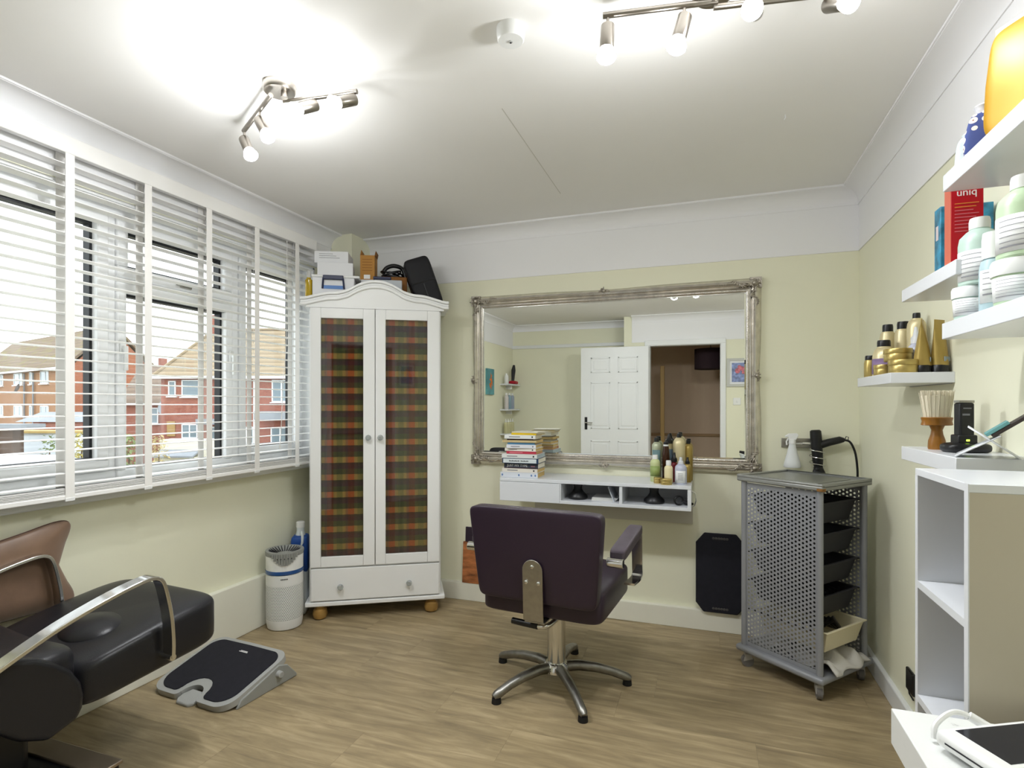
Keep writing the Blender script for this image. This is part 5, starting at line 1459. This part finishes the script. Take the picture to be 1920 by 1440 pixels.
# gold products
gz = 1.366
PURLAB = mat('lilac_label', '#8a7399', 0.5)
PINKB = mat('pink_band', '#c98a86', 0.5)
bottle('oil_bottle', 'small gold bottle with black screw cap at the far end of the gold shelf', (0.606, 2.505, gz), 0.085, 0.022, GOLD, BLKPL, 0.017, 0.0185, neck=0.75, sh=0.14)
bottle('cream_jar', 'round gold bottle with lilac label and black lid behind the small tins', (0.630, 2.425, gz), 0.135, 0.037, GOLDP, BLKPL, 0.026, 0.022, neck=0.6, sh=0.3, lab=(PURLAB, 0.08, 0.6, 80), rot=R(-60))
tin('gold tin under the stacked tin at the left of the gold shelf', (0.606, 2.335, gz), 0.031, 0.038, group='gold tins on the gold shelf')
tin('large gold tin at the near front corner of the gold shelf', (0.626, 2.192, gz), 0.043, 0.044, group='gold tins on the gold shelf')
tin('gold tin stacked on the two lower tins', (0.632, 2.270, gz + 0.0445), 0.042, 0.044, group='gold tins on the gold shelf')
bottle('hair_spray', 'gold aerosol with pink band and black nozzle at the far back', (0.668, 2.522, gz), 0.205, 0.027, GOLDP, BLKPL, 0.03, 0.018, neck=0.75, sh=0.1, lab=(PINKB, 0.45, 0.56, 150))
bottle('hair_spray', 'pale gold aerosol with a round black nozzle second from the back', (0.698, 2.450, gz), 0.205, 0.027, GOLDP, BLKPL, 0.03, 0.019, neck=0.75, sh=0.1, lab=(PINKB, 0.3, 0.4, 150))
bottle('hair_spray', 'tall pale gold aerosol with small black top behind the clear bottle', (0.712, 2.355, gz), 0.222, 0.029, GOLDP, BLKPL, 0.022, 0.012, neck=0.6, sh=0.12)
bottle('applicator_bottle', 'clear lilac squeeze bottle with pointed nozzle among gold tins', (0.690, 2.288, gz), 0.165, 0.028, MATS['lilac_clear_plastic'], MATS['frosted_nozzle'], 0.06, 0.015, tip=0.004, sh=0.25, lab=(WLAB, 0.1, 0.45, 35), rot=R(-40))
def tube_(label, loc, h, w, rot=0.0, mtl=GOLDT):
    o = thing('hair_cream_tube', label, 'tube', loc, rot, 'gold tubes standing on black caps')
    vs_ = []; n = 20
    for (f, z) in ((1.0, 0.022), (1.0, 0.03), (0.75, h * 0.45), (0.4, h * 0.75), (0.1, h * 0.94), (0.08, h)):
        for k in range(n):
            a = 2 * math.pi * k / n
            vs_.append((math.cos(a) * w * (0.9 + 0.12 * (1 - f)), math.sin(a) * w * f, z))
    fs = [(i * n + k, i * n + (k + 1) % n, (i + 1) * n + (k + 1) % n, (i + 1) * n + k) for i in range(5) for k in range(n)] + [tuple(range(n)), tuple(range(5 * n, 6 * n))]
    MB().add(vs_, fs).build('body', mtl, o)
    MB().lathe([(w * 1.0, 0), (w * 1.0, 0.022), (w * 0.95, 0.024)], 24).build('cap', BLKPL, o)
    boxo('label', mat('blue_grey_print', '#8d9aa0', 0.5), o, -w * 0.5, w * 0.5, -w * 0.93, -w * 0.86, 0.035, 0.05)
tube_('gold tube standing on its black cap at the near end of the gold shelf', (0.676, 2.182, gz), 0.175, 0.026, R(65))
tube_('gold tube nearest the wall at the end of the gold shelf', (0.722, 2.178, gz), 0.172, 0.026, R(40))

# stacked white jars and bottles
jz = 1.469
MINT = mat('pale_mint_plastic', '#bcd3c8', 0.35); MINTB = mat('pale_aqua_plastic', '#b5cdd4', 0.35); MINTG = mat('pale_green_cream', '#bfd6b4', 0.35)
def pot(label, loc, r, h, mtl, rot):
    o = thing('cream_pot', label, 'jar', loc, rot, 'white lidded pots on the jar shelf')
    MB().lathe([(r * 0.86, 0), (r * 0.9, 0.004), (r * 0.97, h * 0.68)], 36).build('body', mtl, o)
    MB().lathe([(r * 1.03, h * 0.66), (r * 1.05, h * 0.7), (r * 1.05, h * 0.92), (r * 0.98, h)], 36).build('lid', WHITEPL, o)
    n = 18; vs_ = []
    for i in range(n + 1):
        a = R(-90) + R(75) * (2 * i / n - 1)
        vs_ += [(math.cos(a) * (r * 0.90 + 0.001), math.sin(a) * (r * 0.90 + 0.001), h * 0.1), (math.cos(a) * (r * 0.96 + 0.001), math.sin(a) * (r * 0.96 + 0.001), h * 0.62)]
    lo = MB().add(vs_, [(2 * i, 2 * i + 2, 2 * i + 3, 2 * i + 1) for i in range(n)]).build('label', WLAB, o, solid=0.0006)
    print_lines(lo, r * 0.95, h * 0.18, h * 0.54, 6)
def print_lines(lo, r, z0, z1, n, ha=48):
    m = MB()
    rr = random.Random(int(r * 10000))
    for k in range(n):
        z = z0 + (z1 - z0) * k / (n - 1)
        e = ha * rr.uniform(0.3, 1.0)
        N = 10; vs_ = []
        for i in range(N + 1):
            a = R(-90 - ha) + R(ha + e) * i / N
            for dz in (0, (z1 - z0) / n * (0.15 if k else 0.34)): vs_.append((math.cos(a) * (r + 0.0022), math.sin(a) * (r + 0.0022), z + dz))
        m.add(vs_, [(2 * i, 2 * i + 2, 2 * i + 3, 2 * i + 1) for i in range(N)])
    m.build('small_print', GREYINK, lo)
def big_bottle(label, loc, h, r, mtl, rot):
    o, lo = bottle('shampoo_bottle', label, loc, h, r, mtl, WHITEPL, h * 0.16, r * 0.5, neck=0.48, sh=0.24, lab=(WLAB, 0.08, 0.60, 75), rot=rot)
    print_lines(lo, r, h * 0.12, h * 0.44, 6)
pot('white lidded pot at the far front corner of the jar shelf', (0.612, 1.655, jz), 0.036, 0.078, MINT, R(-25))
big_bottle('mint shampoo bottle standing on the first pot', (0.628, 1.648, jz + 0.0785), 0.165, 0.042, MINT, R(-25))
o, lo = bottle('conditioner_bottle', 'slim aqua bottle with white cap between the two pots', (0.625, 1.565, jz), 0.185, 0.029, MINTB, WHITEPL, 0.06, 0.024, neck=0.7, sh=0.18, lab=(WLAB, 0.18, 0.78, 55), rot=R(-30))
print_lines(lo, 0.029, 0.04, 0.09, 5, 36)
pot('white lidded pot second along the jar shelf with green cream', (0.628, 1.468, jz), 0.046, 0.098, MINTG, R(-30))
big_bottle('green tinted shampoo bottle on the second pot', (0.634, 1.462, jz + 0.0985), 0.175, 0.046, MINTG, R(-30))
pot('white lidded pot at the near end of the jar shelf', (0.640, 1.352, jz), 0.046, 0.098, MINT, R(-30))

# cartons on the second shelf
o = thing('product_carton', 'blue water patterned carton behind the red one', 'box', (0.682, 1.885, 1.615))
BLUEP = mat('blue_ripple_print', '#2f7f9e', 0.35, noise=(34, 0.6))
boxo('body', BLUEP, o, -0.062, 0.06, -0.022, 0.022, 0, 0.20, bevel=0.002)
boxo('side_print', mat('white_red_logo', '#d8c8c8', 0.4), o, -0.0628, -0.0615, -0.008, 0.008, 0.11, 0.15)
o = thing('product_carton', 'tall red carton with white lettering on the second shelf', 'box', (0.640, 1.772, 1.615))
boxo('body', mat('glossy_red_card', '#bf0f22', 0.3), o, -0.034, 0.036, -0.02, 0.02, 0, 0.222, bevel=0.001)
boxo('edge_panel', mat('salmon_card', '#cf6a52', 0.4), o, -0.0347, -0.0335, -0.0195, 0.0195, 0, 0.222)
words('lettering', 'uniq', 0.026, WHITEINK, o, (0.0, -0.0206, 0.197))
for k in range(9):
    boxo('print_line', mat('pink_small_print', '#d9707a', 0.5) if k > 1 else mat('orange_small_print', '#e08a3a', 0.5), o, -0.026, 0.026 - 0.006 * (k % 3), -0.0208, -0.0199, 0.168 - 0.009 * k, 0.1702 - 0.009 * k)

# packs on the top shelf
o = thing('stand_up_pouch', 'tall yellow pack at the top right shelf', 'pack', (0.648, 1.47, 1.847), R(-62))
def pouch(x, y, z):
    f = (z + 0.12) / 0.24
    return (x, y * (1.15 - 0.9 * f ** 2), z)
MB().pillow((0, 0, 0.121), (0.15, 0.07, 0.24), 0.25, 36, 20, pouch).build('body', mat('yellow_foil', '#b98a10', 0.4, 0.2), o)
boxo('top_seal', mat('pale_yellow_seal', '#e6d9a8', 0.5), o, -0.07, 0.07, -0.003, 0.003, 0.232, 0.25)
o = thing('cloth_bag', 'navy and white patterned cloth bag on the top shelf', 'bag', (0.625, 1.615, 1.847), R(-20))
m_ = bpy.data.materials.new('navy_medallion_cloth'); m_.use_nodes = True
nt = m_.node_tree; p = nt.nodes['Principled BSDF']; p.inputs['Roughness'].default_value = 0.8
tc = nt.nodes.new('ShaderNodeTexCoord'); vo = nt.nodes.new('ShaderNodeTexVoronoi'); vo.inputs['Scale'].default_value = 48; vo.inputs['Randomness'].default_value = 0.15
rp = nt.nodes.new('ShaderNodeValToRGB'); rp.color_ramp.interpolation = 'CONSTANT'
rp.color_ramp.elements[0].color = rgb('#8a5b4a'); rp.color_ramp.elements[1].position = 0.16; rp.color_ramp.elements[1].color = rgb('#e8e0d8')
e = rp.color_ramp.elements.new(0.42); e.color = rgb('#3b4a86')
nt.links.new(tc.outputs['Object'], vo.inputs['Vector']); nt.links.new(vo.outputs['Distance'], rp.inputs[0]); nt.links.new(rp.outputs[0], p.inputs['Base Color'])
def bagf(x, y, z):
    f = (z + 0.055) / 0.11
    return (x * (1.1 - 0.5 * f ** 2), y * (1.1 - 0.5 * f ** 2), z + 0.006 * math.sin(x * 90))
MB().pillow((0, 0, 0.056), (0.075, 0.06, 0.11), 0.4, 32, 16, bagf).build('body', m_, o)
MB().at((0, 0, 0.108)).lathe([(0.012, -0.01), (0.016, 0.0), (0.022, 0.012), (0.018, 0.016)], 12).build('drawn_top', mat('white_silver_trim', '#dcdde2', 0.5, noise=(60, 0.3)), o)
o = thing('cloth_bag', 'small pale blue cloth bag at the far end of the top shelf', 'bag', (0.612, 1.677, 1.847), R(-20))
MB().pillow((0, 0, 0.041), (0.045, 0.05, 0.08), 0.5, 24, 14, bagf).build('body', mat('pale_blue_dotted_cloth', '#cfdade', 0.8, noise=(70, 0.12)), o)
MB().at((0, 0, 0.08)).lathe([(0.007, -0.006), (0.010, 0.002), (0.006, 0.006)], 10).build('drawn_top', MATS['pale_blue_dotted_cloth'], o)

# brush, clipper and stand on the lowest shelf
bz = 1.131
o = thing('neck_brush', 'neck duster brush with wooden handle and pale bristles', 'brush', (0.632, 1.925, bz), R(20))
MB().lathe([(0.021, 0), (0.022, 0.004), (0.021, 0.024), (0.015, 0.044), (0.0135, 0.056), (0.019, 0.070)], 28).build('handle', mat('varnished_wood', '#8f5f22', 0.3, noise=(18, 0.2)), o)
MB().lathe([(0.040, 0.069), (0.044, 0.071), (0.041, 0.081), (0.044, 0.091), (0.042, 0.093)], 32, sy=0.6).build('head_block', MATS['varnished_wood'], o)
m = MB(); rr = random.Random(9)
for i in range(420):
    a = rr.uniform(0, 6.28); q = math.sqrt(rr.random())
    x, y = math.cos(a) * q * 0.036, math.sin(a) * q * 0.020
    m.cyl((x, y, 0.092), (x * 1.32 + rr.uniform(-0.002, 0.002), y * 1.5, 0.168 + rr.uniform(-0.004, 0.003)), 0.0014, 0.0008, 4, caps=False)
b_ = m.build('bristles', mat('ivory_bristle', '#e3dbc4', 0.7), o); b_['kind'] = 'stuff'
MB().lathe([(0.034, 0.09), (0.044, 0.155), (0.03, 0.16)], 28, sy=0.58).build('bristle_core', MATS['ivory_bristle'], o)
o = thing('hair_clipper', 'black cordless clipper standing in its charging dock', 'clipper', (0.662, 1.83, bz), R(12))
MB().pillow((0.004, 0, 0.012), (0.11, 0.075, 0.03), 0.6, 36, 14).build('dock', BLKPL, o)
boxo('dock_cup', BLKPL, o, -0.024, 0.024, -0.018, 0.018, 0.015, 0.048, bevel=0.004)
boxo('body', BLKPL, o, -0.018, 0.019, -0.014, 0.014, 0.03, 0.134, bevel=0.005, seg=3)
boxo('blade', STEEL, o, -0.0185, 0.0195, -0.012, 0.012, 0.134, 0.141, bevel=0.001)
boxo('print_line', GREYINK, o, -0.010, 0.010, -0.0147, -0.0139, 0.118, 0.121); boxo('print_line', GREYINK, o, -0.012, 0.006, -0.0147, -0.0139, 0.10, 0.105)
boxo('charge_light', mat('green_led', '#b6f23a', 0.4, emit=3), o, -0.005, 0.003, -0.0186, -0.0178, 0.031, 0.0355)
o = thing('book_stand', 'white crossed leaf stand holding a dark tablet case with teal edge', 'stand', (0.602, 1.655, bz), R(-20))
MB().at((0, 0, 0)).add([(-0.02, -0.02, 0.002), (-0.02, 0.08, 0.002), (0.065, 0.08, 0.055), (0.065, -0.02, 0.055)], [(0, 1, 2, 3)]).build('leaf', LAMIN, o, solid=0.003)
MB().at((0, 0, 0)).add([(0.10, -0.02, 0.002), (0.10, 0.08, 0.002), (0.005, 0.08, 0.075), (0.005, -0.02, 0.075)], [(0, 1, 2, 3)]).build('leaf', LAMIN, o, solid=0.003)
MB().at((0.052, 0.02, 0.05), (0, R(-38), 0)).box(0, 0.10, -0.03, 0.045, 0.0, 0.009).build('tablet_case', mat('dark_brown_case', '#3a322f', 0.5), o, bevel=0.002)
MB().at((0.052, 0.02, 0.05), (0, R(-38), 0)).box(-0.008, 0.045, -0.031, 0.046, 0.009, 0.017).build('teal_papers', mat('teal_paper', '#6aa3a4', 0.6), o, bevel=0.001)

# ================================================================== CUBE BOOKCASE AND DESK
bk = thing('cube_bookcase', 'tall white open cube bookcase with grey inner panels by the right wall', 'bookcase', (XR - 0.001, 1.391, 0), 0)
bd_ = 0.291; y0, y1 = -0.139, 0.139; t = 0.016
GREYIN = mat('taupe_panel', '#c4bcaa', 0.55)
boxo('side_panel', LAMIN, bk, -bd_, 0, y1 - t, y1, 0, 1.097)
boxo('side_panel', GREYIN, bk, -bd_ + 0.001, 0, y0, y0 + t, 0, 1.097)
boxo('edge_strip', LAMIN, bk, -bd_ - 0.001, -bd_ + 0.001, y0 - 0.001, y0 + t, 0, 1.113)
boxo('top', LAMIN, bk, -bd_, 0, y0, y1, 1.097, 1.113, bevel=0.001)
for z in (0.054, 0.316, 0.578, 0.840):
    boxo('shelf', LAMIN, bk, -bd_, -0.012, y0 + t, y1 - t, z, z + t)
boxo('back_panel', GREYIN, bk, -0.012, -0.001, y0 + t, y1 - t, 0.05, 1.097)
boxo('plinth', LAMIN, bk, -bd_ + 0.01, -bd_ + 0.02, y0 + t, y1 - t, 0, 0.054)
pg = thing('plug_charger', 'black plug adaptor on the right wall just behind the bookcase edge', 'plug', (XR, 2.54, 0.19))
boxo('body', BLKPL, pg, -0.012, 0, -0.05, 0.03, -0.04, 0.045, bevel=0.005, seg=3)
MB().tube([(-0.006, 0.01, -0.04), (-0.007, 0.0, -0.05), (-0.006, -0.04, -0.055)], 0.003, 6).build('lead', BLKPL, pg)
ds = thing('desk', 'white flecked slab desk at the lower right corner', 'desk', (XR - 0.001, 0.76, 0), 0)
FLECK = bpy.data.materials.new('white_flecked_stone'); FLECK.use_nodes = True
nt = FLECK.node_tree; p = nt.nodes['Principled BSDF']; p.inputs['Roughness'].default_value = 0.3
tc = nt.nodes.new('ShaderNodeTexCoord'); n1 = nt.nodes.new('ShaderNodeTexNoise'); n1.inputs['Scale'].default_value = 30; n1.inputs['Detail'].default_value = 4; n1.inputs['Roughness'].default_value = 0.7
rp = nt.nodes.new('ShaderNodeValToRGB'); rp.color_ramp.elements[0].position = 0.27; rp.color_ramp.elements[0].color = rgb('#b9bab8'); rp.color_ramp.elements[1].position = 0.36; rp.color_ramp.elements[1].color = rgb('#eceeec')
nt.links.new(tc.outputs['Object'], n1.inputs['Vector']); nt.links.new(n1.outputs['Fac'], rp.inputs[0]); nt.links.new(rp.outputs[0], p.inputs['Base Color'])
boxo('worktop', FLECK, ds, -0.428, 0, -0.36, 0.44, 0.635, 0.70, bevel=0.0015)
for y in (-0.32, 0.40):
    boxo('support_panel', LAMIN, ds, -0.20, -0.01, y - 0.01, y + 0.01, 0, 0.635)
tb = thing('card_terminal', 'white slab tablet till with dark screen on the desk', 'tablet', (0.365, 1.115, 0.7005), R(36))
def tbo(x0, x1, y0_, y1_, z0, z1, **k): return boxo(x0, x1, y0_, y1_, z0, z1, **k)
# local x runs along the long side, local y away
tb.location = (0.522, 1.108, 0.7005)
tb.rotation_euler = (0, 0, R(28))
MB().box(-0.165, 0.165, -0.058, 0.058, 0.006, 0.034).build('body', WHITEPL, tb, bevel=0.012, seg=4)
boxo('screen', mat('dark_glass_screen', '#20222b', 0.08), tb, -0.138, 0.145, -0.043, 0.043, 0.0335, 0.0348)
boxo('card_slot', INK, tb, -0.1656, -0.164, -0.04, 0.036, 0.019, 0.0215)
boxo('base', WHITEPL, tb, -0.12, 0.13, -0.045, 0.045, 0.0, 0.008)
MB().tube(curve_pts([(-0.06, 0.055, 0.022), (-0.075, 0.07, 0.034), (-0.105, 0.078, 0.042), (-0.14, 0.076, 0.026), (-0.150, 0.070, 0.006)]), 0.0045, 8).build('charging_cable', WHITEPL, tb)
MB().tube([(-0.055, 0.05, 0.021), (-0.08, 0.072, 0.037)], 0.0075, 10).build('cable_plug', WHITEPL, tb)
bo = thing('tint_bowl', 'clear white tint bowl with black brush on the desk seen in the mirror', 'bowl', (0.385, 0.62, 0.70))
MB().lathe([(0.035, 0), (0.045, 0.004), (0.07, 0.065), (0.074, 0.07), (0.068, 0.068), (0.042, 0.01)], 28).build('bowl', mat('milky_plastic', '#dfe4e4', 0.3), bo)
MB().tube([(0.02, 0, 0.05), (-0.03, 0.0, 0.085), (-0.07, 0.0, 0.092)], [0.008, 0.016, 0.012], 10).build('brush_head', BLKPL, bo)
MB().tube([(0.02, 0, 0.05), (0.045, 0, 0.20)], 0.006, 8).build('pink_handle', mat('pink_plastic', '#d9909a', 0.4), bo)
# ================================================================== CEILING SPOT BARS
def spot(root, p, tilt_x, tilt_y, drop=0.055, k=1.0):
    """one adjustable spot head: stem, cylinder body, bulb and its light"""
    hd_ = bpy.data.objects.new('spot_head', None); col.objects.link(hd_); hd_.parent = root; hd_.empty_display_size = 0.03
    hd_.location = p
    MB().tube([(0, 0, 0), (0, 0, -drop)], 0.0045, 8).build('stem', NICKEL, hd_)
    def M(): return MB().at((0, 0, -drop), (tilt_x, tilt_y, 0))
    M().lathe([(0.019, 0.006), (0.0195, 0.004), (0.0195, -0.058), (0.0185, -0.06)], 24).build('spot_cylinder', NICKEL, hd_)
    M().lathe([(0.0175, -0.056), (0.020, -0.064), (0.0255, -0.08), (0.0265, -0.086), (0.022, -0.092), (0.0, -0.094)], 24).build('bulb', BULBGLASS, hd_)
    d = (Matrix.Rotation(tilt_y, 3, 'Y') if False else None)
    from mathutils import Euler
    v = Euler((tilt_x, tilt_y, 0), 'XYZ').to_matrix() @ Vector((0, 0, -0.125))
    L = bpy.data.lights.new('bulb_light', 'SPOT'); L.energy = LAMP_W * k; L.color = LAMP_COL; L.shadow_soft_size = 0.024
    L.spot_size = R(165); L.spot_blend = 0.7
    lo = bpy.data.objects.new('bulb_light', L); col.objects.link(lo); lo.parent = hd_
    lo.location = Vector((0, 0, -drop)) + v * 0.8
    lo.rotation_euler = (tilt_x, tilt_y, 0)
    G = bpy.data.lights.new('bulb_glow', 'POINT'); G.energy = LAMP_W * 0.22 * k; G.color = LAMP_COL; G.shadow_soft_size = 0.03
    go_ = bpy.data.objects.new('bulb_glow', G); col.objects.link(go_); go_.parent = hd_
    go_.location = lo.location
def rose(root, r=0.055):
    MB().lathe([(r, 0), (r, -0.022), (r * 0.93, -0.028)], 32).build('ceiling_rose', NICKEL, root)

f1 = thing('ceiling_spotlight', 'brushed nickel four-spot ceiling bar lamp at the top right', 'ceiling light', (0.02, 1.585, H))
rose(f1)
MB().cyl((0, 0, -0.02), (0, 0, -0.05), 0.012, n=14).build('pivot', NICKEL, f1)
MB().cyl((0.01, 0.0, -0.045), (-0.29, -0.045, -0.045), 0.0085, n=12).build('arm_bar', NICKEL, f1)
MB().cyl((-0.0, 0.01, -0.052), (0.31, 0.062, -0.052), 0.0085, n=12).build('arm_bar', NICKEL, f1)
spot(f1, (-0.277, -0.042, -0.05), R(-4), R(2), 0.03, 0.9)
spot(f1, (-0.075, -0.012, -0.05), R(-8), R(14), 0.03, 0.8)
spot(f1, (0.105, 0.026, -0.056), R(-62), R(20), 0.025, 0.55)
spot(f1, (0.285, 0.058, -0.056), R(-50), R(-38), 0.025, 0.3)

f2 = thing('ceiling_spotlight', 'brushed nickel four-spot ceiling bar lamp near the window', 'ceiling light', (-1.415, 1.575, H))
rose(f2)
MB().cyl((0.02, 0, -0.02), (0.02, 0, -0.05), 0.012, n=14).build('pivot', NICKEL, f2)
MB().cyl((-0.01, -0.03, -0.05), (-0.295, 0.135, -0.052), 0.0085, n=12).build('arm_bar', NICKEL, f2)
MB().cyl((0.0, 0.022, -0.05), (0.285, 0.05, -0.05), 0.0085, n=12).build('arm_bar', NICKEL, f2)
spot(f2, (-0.288, 0.131, -0.056), R(-8), R(-32), 0.035)
spot(f2, (-0.12, 0.034, -0.056), R(-6), R(-34), 0.035)
spot(f2, (0.12, 0.036, -0.054), R(-50), R(36), 0.022, 0.55)
spot(f2, (0.27, 0.05, -0.054), R(-50), R(42), 0.022, 0.55)

sd = thing('ceiling_pull_switch', 'round white ceiling pull switch housing near the spot bar', 'ceiling fitting', (-0.55, 1.565, H))
MB().lathe([(0.042, 0), (0.042, -0.02), (0.040, -0.036), (0.037, -0.040)], 36).build('body', WHITEPL, sd)
MB().lathe([(0.006, -0.039), (0.006, -0.043), (0.003, -0.044)], 14).build('cord_collar', mat('grey_collar', '#b9bab8', 0.4), sd)
MB().ball((0.0, 0, -0.044), 0.003, 8, 6).build('cord_hole', INK, sd)

# ================================================================== THINGS SEEN ONLY IN THE MIRROR (behind the camera)
pt = thing('canvas_painting', 'teal canvas painted with an orange flower on the window wall', 'painting', (XLR, 0.0, 1.39))
boxo('canvas', mat('teal_wash', '#5f9aa0', 0.7, noise=(9, 0.3)), pt, 0, 0.025, -0.15, 0.09, 0, 0.33)
m = MB(); rr = random.Random(4)
for i in range(26):
    a = rr.uniform(0, 6.28); q = rr.uniform(0.02, 0.07)
    m.at((0.026, -0.04 + math.cos(a) * q * 0.7, 0.17 + math.sin(a) * q * 1.3), (a, 0, 0)); m.ball((0, 0, 0), 0.018, 8, 5, (0.08, 1.6, 0.5))
m.at(); m.build('painted_flower', mat('orange_paint', '#d8752a', 0.6, noise=(30, 0.4)), pt)
fp = thing('framed_picture', 'small framed print of pink and blue flowers beside the door', 'picture', (0.38, YDOOR, 1.478))
for a in ((-0.14, 0.14, 0, 0.03), (-0.14, 0.14, 0.31, 0.34), (-0.14, -0.11, 0.03, 0.31), (0.11, 0.14, 0.03, 0.31)):
    boxo('frame_bar', mat('pale_grey_frame', '#c9cac4', 0.5), fp, a[0], a[1], 0, 0.02, a[2], a[3])
boxo('mount', WHITECARD, fp, -0.11, 0.11, 0, 0.01, 0.03, 0.31)
boxo('print', mat('blue_flower_wash', '#8e9cc9', 0.7, noise=(26, 0.5)), fp, -0.085, 0.085, 0.009, 0.011, 0.055, 0.285)
m = MB()
for (x, z, r_) in ((-0.02, 0.19, 0.03), (0.03, 0.215, 0.026), (0.0, 0.235, 0.022), (0.045, 0.17, 0.02)):
    m.ball((x, 0.0115, z), r_, 12, 6, (1, 0.06, 1.1))
m.build('painted_flower', mat('rose_paint', '#d27a86', 0.6, noise=(40, 0.4)), fp)
sw = thing('light_switch', 'white square light switch beside the doorway', 'light switch', (0.353, YDOOR, 1.30))
boxo('plate', WHITEPL, sw, -0.043, 0.043, 0, 0.008, -0.043, 0.043, bevel=0.003)
boxo('rocker', WHITEPL, sw, -0.008, 0.008, 0.007, 0.012, -0.013, 0.013, bevel=0.002)
for z, lab in ((1.545, 'small white wall shelf with red topped tools in the far corner'), (1.20, 'small white wall shelf with bottles in the far corner'), (0.87, 'lowest small white wall shelf in the far corner')):
    o = thing('corner_shelf', lab, 'shelf', (XLR, -0.68, z - 0.02))
    boxo('board', LAMIN, o, 0, 0.12, -0.25, 0.25, 0, 0.02, bevel=0.001)
    boxo('bracket', WHITEPL, o, 0, 0.08, -0.01, 0.01, -0.05, 0)
bottle('lotion_bottle', 'white bottle on the top corner shelf', (XLR + 0.06, -0.52, 1.545), 0.14, 0.03, WHITEPL, WHITEPL, 0.02, 0.015)
o = thing('clippers_on_stand', 'tall dark tool with a red base on the top corner shelf', 'hair tool', (XLR + 0.065, -0.80, 1.546))
MB().pillow((0, 0, 0.025), (0.10, 0.2, 0.05), 0.6).build('red_base', mat('red_plastic', '#b5172c', 0.4), o)
MB().tube([(0, 0.03, 0.04), (0, 0, 0.2), (0, -0.02, 0.27)], [0.02, 0.03, 0.015], 10).build('tool', DKPL, o)
for k, (y, c_, lab) in enumerate(((-0.52, '#d9d3d2', 'white tube on the middle corner shelf'), (-0.64, '#8fa9b8', 'blue grey bottle on the middle corner shelf'), (-0.76, '#a7b2c4', 'lilac bottle on the middle corner shelf'))):
    bottle('lotion_bottle', lab, (XLR + 0.06, y, 1.20), 0.22, 0.03, mat('corner_bottle_%d' % k, c_, 0.4), WHITEPL, 0.03, 0.016)
for k in range(4):
    bottle('applicator_bottle', ['first clear applicator bottle on the lowest corner shelf', 'second clear applicator bottle on the lowest corner shelf', 'third clear applicator bottle on the lowest corner shelf', 'fourth clear applicator bottle on the lowest corner shelf'][k], (XLR + 0.06, -0.50 - 0.09 * k, 0.87), 0.2, 0.026, mat('clear_yellowish', '#cfcba0', 0.3), WHITEPL, 0.05, 0.012, tip=0.004)
